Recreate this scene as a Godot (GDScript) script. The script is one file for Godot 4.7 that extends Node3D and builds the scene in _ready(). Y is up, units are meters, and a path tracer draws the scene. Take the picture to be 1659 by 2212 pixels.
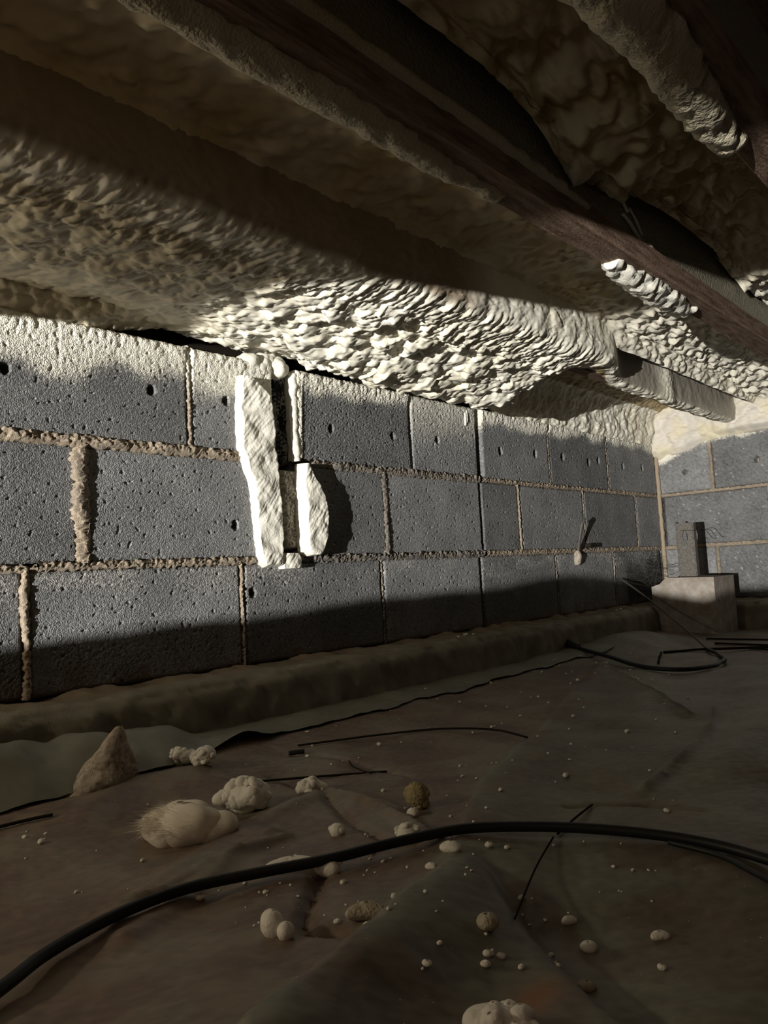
extends Node3D

# ---------------------------------------------------------------- helpers
var M := {}
var NZ := {}
var rng := RandomNumberGenerator.new()

func noise(called: String, size: float, kind := 0, octaves := 1, seed_ := 1) -> void:
	var n := FastNoiseLite.new()
	n.seed = seed_
	n.frequency = 1.0 / size
	n.noise_type = FastNoiseLite.TYPE_SIMPLEX_SMOOTH if kind == 0 else FastNoiseLite.TYPE_CELLULAR
	if kind == 2:
		n.cellular_return_type = FastNoiseLite.RETURN_CELL_VALUE
	else:
		n.cellular_return_type = FastNoiseLite.RETURN_DISTANCE
	n.cellular_distance_function = FastNoiseLite.DISTANCE_EUCLIDEAN
	n.cellular_jitter = 1.0
	n.fractal_type = FastNoiseLite.FRACTAL_NONE if octaves == 1 else FastNoiseLite.FRACTAL_FBM
	n.fractal_octaves = octaves
	NZ[called] = n

func dome(n: FastNoiseLite, x: float, y: float, z: float) -> float:
	var d := n.get_noise_3d(x, y, z) + 1.0
	return maxf(0.0, 1.0 - d * d)

func ss(a: float, b: float, x: float) -> float:
	return smoothstep(a, b, x)

func tex(size: float, octaves: int, seed_: int, cellular := false, ramp: Gradient = null, px := 512) -> NoiseTexture2D:
	var n := FastNoiseLite.new()
	n.seed = seed_
	n.frequency = 1.0 / size
	n.noise_type = FastNoiseLite.TYPE_CELLULAR if cellular else FastNoiseLite.TYPE_SIMPLEX_SMOOTH
	n.cellular_return_type = FastNoiseLite.RETURN_DISTANCE
	n.fractal_type = FastNoiseLite.FRACTAL_FBM if octaves > 1 else FastNoiseLite.FRACTAL_NONE
	n.fractal_octaves = octaves
	n.fractal_gain = 0.6
	var t := NoiseTexture2D.new()
	t.width = px
	t.height = px
	t.seamless = true
	t.noise = n
	if ramp:
		t.color_ramp = ramp
	return t

func ramp(stops: Array) -> Gradient:
	var g := Gradient.new()
	var offs := PackedFloat32Array()
	var cols := PackedColorArray()
	for s in stops:
		offs.append(s[0])
		cols.append(s[1])
	g.offsets = offs
	g.colors = cols
	return g

func mat(called: String, color: Color, rough: float, spec := 0.35) -> StandardMaterial3D:
	var m := StandardMaterial3D.new()
	m.resource_name = called
	m.albedo_color = color
	m.roughness = rough
	m.metallic_specular = spec
	M[called] = m
	return m

func triplanar(m: StandardMaterial3D, scale: Vector3, in_world := true) -> void:
	m.uv1_triplanar = true
	m.uv1_world_triplanar = in_world
	m.uv1_scale = scale
	m.uv1_triplanar_sharpness = 3.0

func relief(m: StandardMaterial3D, t: Texture2D, cm: float) -> void:
	m.heightmap_enabled = true
	m.heightmap_texture = t
	m.heightmap_scale = cm

# A grid of nu x nv points as one smooth mesh; the front looks along dj x di (flip turns it round).
func grid_mesh(nu: int, nv: int, P: PackedVector3Array, C: PackedColorArray, flip := false, wrap := false) -> ArrayMesh:
	var n := PackedVector3Array()
	n.resize(nu * nv)
	for j in nv:
		var jm := maxi(j - 1, 0) * nu
		var jp := mini(j + 1, nv - 1) * nu
		var row := j * nu
		for i in nu:
			var im := maxi(i - 1, 0)
			var ip := mini(i + 1, nu - 1)
			if wrap:
				if i == 0: im = nu - 2
				if i == nu - 1: ip = 1
			var c := (P[jp + i] - P[jm + i]).cross(P[row + ip] - P[row + im])
			n[row + i] = (-c if flip else c).normalized()
	if wrap:
		for row_at in [0, nv - 1]:
			var s := Vector3.ZERO
			for i in nu: s += n[row_at * nu + i]
			if P[row_at * nu].distance_to(P[row_at * nu + 1]) < 1e-6:
				if s.length() < 1e-4:
					s = P[row_at * nu] - P[(1 if row_at == 0 else nv - 2) * nu]
				for i in nu: n[row_at * nu + i] = s.normalized()
	var idx := PackedInt32Array()
	idx.resize((nu - 1) * (nv - 1) * 6)
	var k := 0
	for j in nv - 1:
		for i in nu - 1:
			var a := j * nu + i
			if flip:
				idx[k] = a; idx[k + 1] = a + nu; idx[k + 2] = a + 1
				idx[k + 3] = a + 1; idx[k + 4] = a + nu; idx[k + 5] = a + nu + 1
			else:
				idx[k] = a; idx[k + 1] = a + 1; idx[k + 2] = a + nu
				idx[k + 3] = a + 1; idx[k + 4] = a + nu + 1; idx[k + 5] = a + nu
			k += 6
	var arr := []
	arr.resize(Mesh.ARRAY_MAX)
	arr[Mesh.ARRAY_VERTEX] = P
	arr[Mesh.ARRAY_NORMAL] = n
	if C.size() == P.size():
		arr[Mesh.ARRAY_COLOR] = C
	arr[Mesh.ARRAY_INDEX] = idx
	var m := ArrayMesh.new()
	m.add_surface_from_arrays(Mesh.PRIMITIVE_TRIANGLES, arr)
	return m

func put(called: String, mesh: Mesh, m: Material, parent: Node = null) -> MeshInstance3D:
	var o := MeshInstance3D.new()
	o.name = called
	o.mesh = mesh
	o.material_override = m
	o.cast_shadow = GeometryInstance3D.SHADOW_CASTING_SETTING_ON
	(parent if parent else self).add_child(o, true)
	return o

func numbered(called: String) -> String:
	if not has_node(NodePath(called)):
		return called
	var k := 1
	while has_node(NodePath("%s_%03d" % [called, k])): k += 1
	return "%s_%03d" % [called, k]

func tag(o: Node, label: String, category := "", group := "") -> Node:
	o.set_meta("label", label)
	if category: o.set_meta("category", category)
	if group: o.set_meta("group", group)
	return o

func thing(called: String, label: String, category: String, at := Vector3.ZERO, group := "") -> Node3D:
	var o := Node3D.new()
	o.name = numbered(called)
	add_child(o)
	o.position = at
	tag(o, label, category, group)
	return o

func structure(called: String, label: String) -> Node3D:
	var o := Node3D.new()
	o.name = called
	add_child(o)
	o.set_meta("kind", "structure")
	o.set_meta("label", label)
	return o

# boxes with chamfered edges
func quad(st: SurfaceTool, a: Vector3, b: Vector3, c: Vector3, d: Vector3) -> void:
	st.add_vertex(a); st.add_vertex(b); st.add_vertex(c)
	st.add_vertex(a); st.add_vertex(c); st.add_vertex(d)

func box_into(st: SurfaceTool, lo: Vector3, hi: Vector3, ch := 0.003) -> void:
	var c := (lo + hi) / 2.0
	var h := (hi - lo) / 2.0
	ch = minf(ch, 0.45 * minf(h.x, minf(h.y, h.z)))
	var faces := []
	for ax in 3:
		for s in [-1.0, 1.0]:
			var u := (ax + 1) % 3
			var v := (ax + 2) % 3
			var pts := []
			for q in [[-1, -1], [1, -1], [1, 1], [-1, 1]]:
				var p := Vector3.ZERO
				p[ax] = s * h[ax]
				p[u] = q[0] * (h[u] - ch)
				p[v] = q[1] * (h[v] - ch)
				pts.append(p)
			faces.append(pts)
	for ax in 3:
		var u := (ax + 1) % 3
		var v := (ax + 2) % 3
		for su in [-1.0, 1.0]:
			for sv in [-1.0, 1.0]:
				var p := Vector3.ZERO
				p[u] = su * h[u]; p[v] = sv * (h[v] - ch)
				var q := Vector3.ZERO
				q[u] = su * (h[u] - ch); q[v] = sv * h[v]
				var e := Vector3.ZERO
				e[ax] = h[ax] - ch
				faces.append([p - e, p + e, q + e, q - e])
	for sx in [-1.0, 1.0]:
		for sy in [-1.0, 1.0]:
			for sz in [-1.0, 1.0]:
				faces.append([Vector3(sx * h.x, sy * (h.y - ch), sz * (h.z - ch)), Vector3(sx * (h.x - ch), sy * h.y, sz * (h.z - ch)), Vector3(sx * (h.x - ch), sy * (h.y - ch), sz * h.z)])
	for f in faces:
		var mid := Vector3.ZERO
		for p in f: mid += p
		var nrm: Vector3 = (f[1] - f[0]).cross(f[2] - f[0])
		var g: Array = f.duplicate()
		if nrm.dot(mid) > 0: g.reverse()
		if g.size() == 4: quad(st, c + g[0], c + g[1], c + g[2], c + g[3])
		else:
			st.add_vertex(c + g[0]); st.add_vertex(c + g[1]); st.add_vertex(c + g[2])

func begin() -> SurfaceTool:
	var st := SurfaceTool.new()
	st.begin(Mesh.PRIMITIVE_TRIANGLES)
	st.set_smooth_group(-1)
	return st

func done(st: SurfaceTool) -> ArrayMesh:
	st.generate_normals()
	return st.commit()

func box(lo: Vector3, hi: Vector3, ch := 0.003) -> ArrayMesh:
	var st := begin()
	box_into(st, lo, hi, ch)
	return done(st)

func smooth_path(pts: Array, per := 8) -> PackedVector3Array:
	var out := PackedVector3Array()
	for i in pts.size() - 1:
		var a: Vector3 = pts[maxi(i - 1, 0)]
		var b: Vector3 = pts[i]
		var c: Vector3 = pts[i + 1]
		var d: Vector3 = pts[mini(i + 2, pts.size() - 1)]
		for k in per:
			out.append(b.cubic_interpolate(c, a, d, float(k) / per))
	out.append(pts[pts.size() - 1])
	return out

# round tube along a path; radius may vary by a function of t in 0..1; knobbly foam adds noise
func tube(path: PackedVector3Array, r: float, sides := 8, knob := 0.0, taper := 0.0, squash := 1.0, seed_ := 0.0) -> ArrayMesh:
	var nv := path.size() + 2
	var nu := sides + 1
	var P := PackedVector3Array()
	P.resize(nu * nv)
	var ref := Vector3.UP
	for j in nv:
		var k := clampi(j - 1, 0, path.size() - 1)
		var t := (path[mini(k + 1, path.size() - 1)] - path[maxi(k - 1, 0)]).normalized()
		if absf(t.dot(ref)) > 0.95: ref = Vector3.RIGHT
		var b := t.cross(ref).normalized()
		var n := b.cross(t)
		var f := float(k) / (path.size() - 1)
		var rr := r * (1.0 - taper * (1.0 - sin(PI * clampf(f, 0.04, 0.96))))
		if j == 0 or j == nv - 1: rr = 0.0
		for i in nu:
			var a := TAU * (i % sides) / sides
			var dir := b * cos(a) + n * sin(a) * squash
			var q := path[k] + dir * rr
			if knob > 0 and rr > 0:
				q += dir * (knob * (dome(NZ.lump, q.x + seed_, q.y, q.z) - 0.4) + 0.4 * knob * NZ.mid.get_noise_3d(q.x, q.y + seed_, q.z))
			P[j * nu + i] = q
	return grid_mesh(nu, nv, P, PackedColorArray(), true, true)

# lumpy closed blob (foam scraps, stones): a displaced ellipsoid
func blob(r: Vector3, amp: float, lump: String, seed_: float, nu := 28, nv := 18, bend := 0.0) -> ArrayMesh:
	var P := PackedVector3Array()
	P.resize((nu + 1) * nv)
	var n: FastNoiseLite = NZ[lump]
	for j in nv:
		var th := PI * j / (nv - 1)
		for i in nu + 1:
			var ph := TAU * (i % nu) / nu
			var d := Vector3(sin(th) * cos(ph), cos(th), sin(th) * sin(ph))
			var q := d * r
			var k: float = amp * (dome(n, q.x + seed_, q.y, q.z) - 0.45) + 0.6 * amp * NZ.broad.get_noise_3d(q.x * 1.3, q.y * 1.3 + seed_, q.z * 1.3)
			q += d * k
			q.z += bend * q.x * q.x / maxf(r.x, 0.001)
			q.y += r.y
			P[j * (nu + 1) + i] = q
	return grid_mesh(nu + 1, nv, P, PackedColorArray(), false, true)

# a scrap of popcorn foam: many small knobs grown together
func cluster(r: Vector3, n: int, seed_: int) -> ArrayMesh:
	rng.seed = seed_
	var st := begin()
	var mean := (r.x + r.y + r.z) / 3.0
	st.append_from(blob(r * Vector3(0.80, 0.72, 0.80), mean * 0.5, "lump", seed_ * 2.3, 36, 24), 0, Transform3D(Basis(), Vector3(0, r.y * 0.2, 0)))
	for k in n:
		var d := Vector3(rng.randfn(), rng.randfn() * 0.9 + 0.3, rng.randfn()).normalized()
		var b := mean * rng.randf_range(0.22, 0.46)
		var p := Vector3(0, r.y, 0) + d * r * rng.randf_range(0.62, 0.86)
		p.y = maxf(p.y - b, 0.0)
		var turn := Basis.from_euler(Vector3(rng.randf() * 0.5, rng.randf() * TAU, rng.randf() * 0.5))
		st.append_from(blob(Vector3(1.0, rng.randf_range(0.55, 0.9), rng.randf_range(0.7, 1.1)) * b, b * 0.5, "popcorn", seed_ + k * 1.7, 18, 12), 0, Transform3D(turn, p))
	return st.commit()

# ---------------------------------------------------------------- the ground
func line_near(p: Vector2, pts: Array) -> Vector2:   # (signed distance to a polyline, share along it)
	var best := 1e9
	var side := 1.0
	var along := 0.0
	for i in pts.size() - 1:
		var a: Vector2 = pts[i]
		var b: Vector2 = pts[i + 1]
		var t := clampf((p - a).dot(b - a) / (b - a).length_squared(), 0.0, 1.0)
		var d := p.distance_to(a.lerp(b, t))
		if d < best:
			best = d
			along = (i + t) / (pts.size() - 1)
			side = signf((b - a).cross(p - a))
	return Vector2(best * side, along)

var RIDGE := [Vector2(0.30, 1.20), Vector2(0.545, 1.885), Vector2(0.651, 2.211), Vector2(0.737, 2.376), Vector2(0.787, 2.471), Vector2(0.817, 2.58), Vector2(0.85, 2.72)]
var GROOVE := [Vector2(0.76, 2.39), Vector2(0.856, 2.456), Vector2(0.922, 2.499), Vector2(0.959, 2.523), Vector2(1.03, 2.56)]
var FOLD_A := [Vector2(0.60, 2.66), Vector2(0.544, 2.528), Vector2(0.509, 2.437), Vector2(0.50, 2.34)]
var FOLD_B := [Vector2(0.64, 2.67), Vector2(0.591, 2.552), Vector2(0.55, 2.46)]
var FOLD_C := [Vector2(0.31, 2.53), Vector2(0.245, 2.42), Vector2(0.275, 2.35)]
var FOLD_D := [Vector2(0.47, 2.33), Vector2(0.60, 2.33), Vector2(0.72, 2.40)]
var FOLD_E := [Vector2(0.40, 1.20), Vector2(0.55, 1.45), Vector2(0.62, 1.75)]
var FOLD_F := [Vector2(0.62, 1.15), Vector2(0.80, 1.60), Vector2(0.86, 1.95)]

# sharp creases: height, width, line
var CREASES := [
	[0.0032, 0.0045, [Vector2(0.475, 2.315), Vector2(0.596, 2.341), Vector2(0.677, 2.372), Vector2(0.733, 2.399)]],
	[-0.0030, 0.006, [Vector2(0.292, 2.188), Vector2(0.428, 2.181), Vector2(0.537, 2.20)]],
	[-0.0040, 0.006, [Vector2(0.343, 2.285), Vector2(0.47, 2.318), Vector2(0.599, 2.386), Vector2(0.668, 2.41)]],
	[0.0050, 0.008, [Vector2(0.802, 2.106), Vector2(0.799, 2.023), Vector2(0.79, 1.868), Vector2(0.719, 1.626)]],
	[-0.0040, 0.007, [Vector2(0.758, 2.206), Vector2(0.784, 2.181), Vector2(0.826, 2.156), Vector2(0.886, 2.159)]],
	[0.0060, 0.012, [Vector2(0.357, 1.258), Vector2(0.533, 1.485), Vector2(0.69, 1.685)]],
	[0.0035, 0.006, [Vector2(0.574, 2.663), Vector2(0.592, 2.618), Vector2(0.578, 2.526), Vector2(0.573, 2.453)]],
	[-0.0060, 0.007, [Vector2(0.672, 2.50), Vector2(0.738, 2.582), Vector2(0.763, 2.60), Vector2(0.809, 2.589)]]]

func floor_y(x: float, z: float) -> float:
	if z > 3.2 or x > 1.6:
		var m := 0.149 * exp(-pow((z - 4.5) / 0.22, 2.0)) * (1.0 - 0.24 * ss(0.96, 1.06, x))  # added hump, unseen behind the camera, cuts the lower edge of the beam
		m += 0.010 * NZ.ground.get_noise_2d(x * 2.0, z) * exp(-pow((z - 4.5) / 0.3, 2.0))
		return -0.1 + m
	var p := Vector2(x, z)
	var y: float = -0.1 + 0.016 * (1.0 - ss(0.1, 0.34, x)) + 0.007 * NZ.ground.get_noise_2d(x, z)
	y += 0.040 * exp(-pow((x - 0.20) / 0.10, 2.0) - pow((z - 0.78) / 0.24, 2.0))
	if z > 1.0 and z < 2.9:
		var d := line_near(p, RIDGE)
		var g := lerpf(0.010, 0.030, ss(0.3, 0.9, d.y))
		if d.x < 0.0: y += g * exp(-pow(d.x / 0.06, 2.0))
		else: y += g * (0.45 * exp(-pow(d.x / 0.010, 2.0)) + 0.55 * exp(-pow(d.x / 0.11, 2.0)))
		d = line_near(p, GROOVE)
		y -= 0.020 * exp(-pow(d.x / 0.013, 2.0)) * ss(0.0, 0.25, d.y)
		if d.x < 0.0 and d.y > 0.01: y -= 0.022 * ss(0.0, -0.025, d.x) * ss(-0.22, -0.08, d.x) * ss(0.0, 0.5, d.y)
		y += 0.008 * exp(-pow(line_near(p, FOLD_A).x / 0.018, 2.0))
		y += 0.008 * exp(-pow(line_near(p, FOLD_B).x / 0.014, 2.0))
		y += 0.010 * exp(-pow(line_near(p, FOLD_C).x / 0.025, 2.0))
		y += 0.004 * exp(-pow(line_near(p, FOLD_D).x / 0.010, 2.0))
		y += 0.010 * exp(-pow(line_near(p, FOLD_E).x / 0.05, 2.0))
		y += 0.012 * exp(-pow(line_near(p, FOLD_F).x / 0.05, 2.0))
		for c in CREASES:
			var r: float = line_near(p, c[2]).x / c[1]
			if absf(r) < 4.0: y += c[0] * (exp(-r * r) + (0.6 / (1.0 + r * r) if r < 0.0 else 0.0))
	var w: float = NZ.wrinkle.get_noise_2d(x * 1.6 + z * 0.5, z)
	y += 0.0007 * (1.0 - absf(w) * 2.2)
	y += 0.0006 * NZ.mid.get_noise_2d(x, z)
	return y

# ---------------------------------------------------------------- block walls
const HOLES_LEFT := [Vector2(2.485, 0.509), Vector2(2.232, 0.511), Vector2(2.069, 0.513), Vector2(2.06, 0.272), Vector2(1.787, 0.488), Vector2(1.58, 0.492), Vector2(1.403, 0.499), Vector2(2.025, 0.141), Vector2(1.112, 0.493), Vector2(0.92, 0.502), Vector2(0.748, 0.505), Vector2(0.497, 0.511), Vector2(0.57, 0.50), Vector2(0.30, 0.505), Vector2(0.13, 0.51)]
const HOLES_BACK := [Vector2(0.11, 0.49), Vector2(0.37, 0.50)]

func spray(along: float, y: float, back: bool) -> float:
	var n: float = NZ.broad.get_noise_2d(along * 0.5, y * 0.5) * 0.020 + NZ.grit.get_noise_2d(along, y) * 0.010
	var edge := 0.575
	var soft := 0.030
	var most := 1.0
	if back:
		edge = lerpf(0.535, 0.606, ss(0.0, 0.25, along)); soft = 0.018
	elif along > 2.16: edge = 0.555 - 0.028 * exp(-pow((along - 2.40) / 0.06, 2.0)); soft = 0.045
	elif along > 1.95: edge = 0.545; soft = 0.05
	elif along > 1.51:
		edge = 0.572; soft = 0.028
		edge -= 0.25 * (1.0 - ss(0.0, 0.022, 1.888 - along))
	elif along > 1.22: edge = 0.54; soft = 0.13; most = 0.6
	else: edge = lerpf(0.562, 0.590, ss(1.2, 0.4, along)); soft = 0.022
	return most * ss(edge - soft, edge + soft * 0.6, y + n)

const GREY := Color(0.185, 0.186, 0.190)
const FOAM := Color(0.80, 0.775, 0.685)

# one block: a rough front with worn edges, running back into the wall. along = z on the left wall, x on the back wall
func block(parent: Node3D, a0: float, a1: float, y0: float, y1: float, back: bool, cell: float, seed_: float, proud := 0.0) -> void:
	var nu := maxi(8, int((a1 - a0) / cell)) + 5
	var nv := maxi(8, int((y1 - y0) / cell)) + 5
	var P := PackedVector3Array()
	var C := PackedColorArray()
	P.resize(nu * nv)
	C.resize(nu * nv)
	var holes: Array = HOLES_BACK if back else HOLES_LEFT
	var mine := []
	for h in holes:
		if h.x > a0 - 0.02 and h.x < a1 + 0.02 and h.y > y0 and h.y < y1: mine.append(h)
	var tone := 1.0 + 0.16 * sin(seed_ * 12.9)
	var rough := 1.0
	if not back and a1 > 1.5 and a1 < 1.9 and y0 > 0.4: rough = 1.7
	var grit: FastNoiseLite = NZ.grit
	var fine: FastNoiseLite = NZ.fine
	var pits: FastNoiseLite = NZ.pit
	for j in nv:
		var v := clampf(float(j - 2) / (nv - 5), 0.0, 1.0)
		for i in nu:
			var u := clampf(float(i - 2) / (nu - 5), 0.0, 1.0)
			var a := lerpf(a0, a1, u)
			var y := lerpf(y0, y1, v)
			var de := minf(minf(a - a0, a1 - a), minf(y - y0, y1 - y))
			var out := proud
			var ring := maxi(maxi(2 - i, i - (nu - 3)), maxi(2 - j, j - (nv - 3)))
			var g := grit.get_noise_3d(a, y, seed_ * 0.0)
			var f := fine.get_noise_2d(a, y)
			var k := pits.get_noise_2d(a + seed_, y)
			out += rough * (0.0006 * g + 0.0008 * f) - 0.0030 * ss(0.68, 0.88, k)
			out -= 0.006 * (1.0 - ss(0.0, 0.006 + 0.004 * g, de))
			var s := spray(a, y, back) if y1 > 0.5 else 0.0
			if s > 0.01 and y1 > 0.5:
				var l: float = dome(NZ.bead, a * 1.0, y * 0.55, 3.0)
				out += s * (0.0030 * l + 0.0008) + 0.006 * ss(0.56, 0.60, y) * s * dome(NZ.lump, a * 1.4, y * 0.8, 1.0)
			for h in mine:
				var dd := Vector2((a - h.x) * (1.0 if h.x > 1.3 or back else 0.8), (y - h.y) * (0.8 if back or h.x > 1.3 else 0.62)).length()
				out -= 0.045 * (1.0 - ss(0.0066, 0.0080, dd + 0.0012 * g))
				
			var edge_wobble := 0.0016 * g if ring > 0 or de < 0.004 else 0.0
			if ring == 1: out -= 0.010
			elif ring >= 2: out = proud - 0.07
			var c := GREY * tone
			var mott: float = NZ.broad.get_noise_2d(a * 0.5 + seed_, y * 0.5)
			c = c * (1.0 + 0.5 * f + 0.3 * g + 0.22 * mott)
			if f > 0.62 and k > 0.2: c = c.lerp(Color(0.55, 0.55, 0.53), 0.6)
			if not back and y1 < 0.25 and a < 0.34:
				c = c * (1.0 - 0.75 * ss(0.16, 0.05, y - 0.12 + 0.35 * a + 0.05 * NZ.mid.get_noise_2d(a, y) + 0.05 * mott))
			# chalky bloom on the bottom course, grey dusting beside the crack
			if y1 < 0.25 and not back:
				var e: float = ss(0.13, 0.18, y + 0.03 * NZ.broad.get_noise_2d(a * 0.6, y)) * ss(-0.25, 0.35, NZ.broad.get_noise_2d(a * 0.35 + 3.0, y * 0.7)) * ss(-0.2, 0.5, g + f)
				c = c.lerp(Color(0.48, 0.46, 0.44), 0.85 * e)
				var rust: float = ss(0.035, 0.005, y + 0.03 * NZ.broad.get_noise_2d(a, y))
				c = c.lerp(Color(0.16, 0.105, 0.07), 0.7 * rust)
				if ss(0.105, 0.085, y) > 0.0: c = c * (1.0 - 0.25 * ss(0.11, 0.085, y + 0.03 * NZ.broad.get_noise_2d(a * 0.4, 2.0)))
			if s > 0.0:
				var speck: float = ss(0.0, 1.0, s * 1.7 - 0.45 + 0.45 * dome(NZ.bead, a, y * 0.55, 3.0) + 0.3 * f)
				c = c.lerp(FOAM, clampf(speck * (0.35 + 0.65 * s), 0.0, 1.0))
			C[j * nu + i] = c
			a += edge_wobble
			y += edge_wobble * 0.7
			P[j * nu + i] = Vector3(a, y, out) if back else Vector3(out, y, a)
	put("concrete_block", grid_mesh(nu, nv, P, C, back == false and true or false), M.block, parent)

# mortar: rough bead that stands proud (or lies back) in its joint
func mortar(parent: Node3D, a0: float, a1: float, y0: float, y1: float, back: bool, proud: float, seed_: float, grey := 0.0, ragged := 0.004) -> void:
	var cell := 0.0026 if not back and a1 > 1.2 else 0.005
	var nu := maxi(4, int((a1 - a0) / cell)) + 1
	var nv := maxi(4, int((y1 - y0) / cell)) + 1
	nu = maxi(nu, 7); nv = maxi(nv, 7)
	var P := PackedVector3Array()
	var C := PackedColorArray()
	P.resize(nu * nv)
	C.resize(nu * nv)
	var wide := a1 - a0 > y1 - y0
	for j in nv:
		for i in nu:
			var u := float(i) / (nu - 1)
			var v := float(j) / (nv - 1)
			var a := lerpf(a0, a1, u)
			var y := lerpf(y0, y1, v)
			var n: float = NZ.mid.get_noise_2d(a + seed_, y)
			var n2: float = NZ.grit.get_noise_2d(a, y + seed_)
			var n3: float = NZ.broad.get_noise_2d(a * 0.8 + seed_, y * 0.8)
			var across := v if wide else u
			var e := sin(PI * across)
			var out: float = -0.016 + (0.016 + proud * (0.55 + 0.9 * maxf(0.0, n3 + 0.3))) * pow(e, 0.28) + 0.0030 * n * e + 0.0034 * n2 * e + 0.0016 * NZ.fine.get_noise_2d(a, y) * e
			if across < 0.001 or across > 0.999: out = -0.05
			if wide: y += ragged * (n + 0.6 * n2) * (1.0 if e > 0.1 else 1.3)
			else: a += ragged * (n + 0.6 * n2 + 0.8 * n3)
			var c := Color(0.37, 0.305, 0.235).lerp(Color(0.19, 0.178, 0.165), clampf(grey + 0.3 * n3, 0.0, 1.0)) * (1.0 + 0.45 * n2 + 0.2 * n)
			if y > 0.5:
				c = c.lerp(FOAM, spray(a, y, back) * 0.9)
			C[j * nu + i] = c
			P[j * nu + i] = Vector3(a, y, out) if back else Vector3(out, y, a)
	put("mortar_joint", grid_mesh(nu, nv, P, C, not back), M.mortar, parent)

func course(parent: Node3D, y0: float, y1: float, joints: Array, back: bool, gap: float, cells: Callable) -> void:
	for i in joints.size() - 1:
		var a: float = joints[i]
		var b: float = joints[i + 1]
		block(parent, a + gap, b - gap, y0, y1, back, cells.call(a, b), 1.7 * i + y0 * 31.0, 0.0015 * sin(i * 5.1 + y0 * 40.0))

# ---------------------------------------------------------------- sprayed foam
# profile: control points (x, y) across the bays; swept along z with lumps along the normal
func foam_sweep(z0: float, z1: float, nu: int, nz: int, kind: int) -> ArrayMesh:
	var P := PackedVector3Array()
	var C := PackedColorArray()
	P.resize(nu * nz)
	C.resize(nu * nz)
	for j in nz:
		var z := lerpf(z0, z1, float(j) / (nz - 1))
		var pts := profile(kind, z)
		var row := PackedVector2Array()
		var segs := pts.size() - 1
		for i in nu:
			var f := float(i) / (nu - 1) * segs
			var k := mini(int(f), segs - 1)
			var t := f - k
			row.append(pts[k].cubic_interpolate(pts[k + 1], pts[maxi(k - 1, 0)], pts[mini(k + 2, segs)], t))
		for i in nu:
			var tng := (row[mini(i + 1, nu - 1)] - row[maxi(i - 1, 0)]).normalized()
			var nrm := Vector2(tng.y, -tng.x)
			var s := float(i) / (nu - 1)
			var p := Vector3(row[i].x, row[i].y, z)
			var h := lumps(kind, s, p)
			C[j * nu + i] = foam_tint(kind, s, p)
			P[j * nu + i] = p + Vector3(nrm.x, nrm.y, 0.35 * (1.0 if kind == 1 else 0.0)).normalized() * h
	return grid_mesh(nu, nz, P, C)

func profile(kind: int, z: float) -> PackedVector2Array:
	if kind == 1:
		var near := PackedVector2Array([Vector2(-0.07, 0.68), Vector2(-0.03, 0.648), Vector2(0.03, 0.640), Vector2(0.09, 0.635), Vector2(0.15, 0.632), Vector2(0.21, 0.634), Vector2(0.27, 0.638), Vector2(0.315, 0.643), Vector2(0.365, 0.652), Vector2(0.388, 0.672), Vector2(0.392, 0.715), Vector2(0.388, 0.80)])
		var far := PackedVector2Array([Vector2(0.002, 0.602), Vector2(0.010, 0.618), Vector2(0.014, 0.655), Vector2(0.018, 0.695), Vector2(0.045, 0.735), Vector2(0.12, 0.752), Vector2(0.21, 0.738), Vector2(0.255, 0.690), Vector2(0.278, 0.652), Vector2(0.316, 0.650), Vector2(0.320, 0.700), Vector2(0.318, 0.80)])
		var shut := ss(2.16, 2.36, z)
		var left := [Vector2(-0.012, 0.598), Vector2(0.004, 0.612), Vector2(0.010, 0.634), Vector2(0.022, 0.650)]
		for i in 4: near[i] = near[i].lerp(left[i], shut)
		var t: float = ss(1.08, 1.32, z + 0.05 * NZ.broad.get_noise_1d(z))
		var sag := 0.050 * ss(1.14, 1.34, z) * (1.0 - ss(1.75, 2.25, z))
		var out := PackedVector2Array()
		for i in near.size():
			var tt := t if i < 8 else ss(0.95, 1.2, z)
			var p := far[i].lerp(near[i], tt)
			p.y -= sag * exp(-pow((p.x - 0.13) / 0.085, 2.0))
			out.append(p)
		return out
	if kind == 2:
		var drop := 0.03 * ss(0.5, 0.05, z)
		return PackedVector2Array([Vector2(0.375, 0.70), Vector2(0.39, 0.745), Vector2(0.42, 0.765 - drop), Vector2(0.50, 0.775 - drop * 1.5), Vector2(0.58, 0.775 - drop), Vector2(0.64, 0.765), Vector2(0.672, 0.735), Vector2(0.685, 0.70)])
	var dip := 0.05 * exp(-pow((z - 1.93) / 0.16, 2.0)) + 0.035 * ss(1.45, 1.2, z)
	return PackedVector2Array([Vector2(0.694, 0.79 - dip * 0.4), Vector2(0.715, 0.81 - dip * 0.8), Vector2(0.76, 0.825 - dip), Vector2(0.82, 0.83 - dip * 0.4), Vector2(0.89, 0.825), Vector2(0.945, 0.80), Vector2(0.958, 0.74)])

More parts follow.
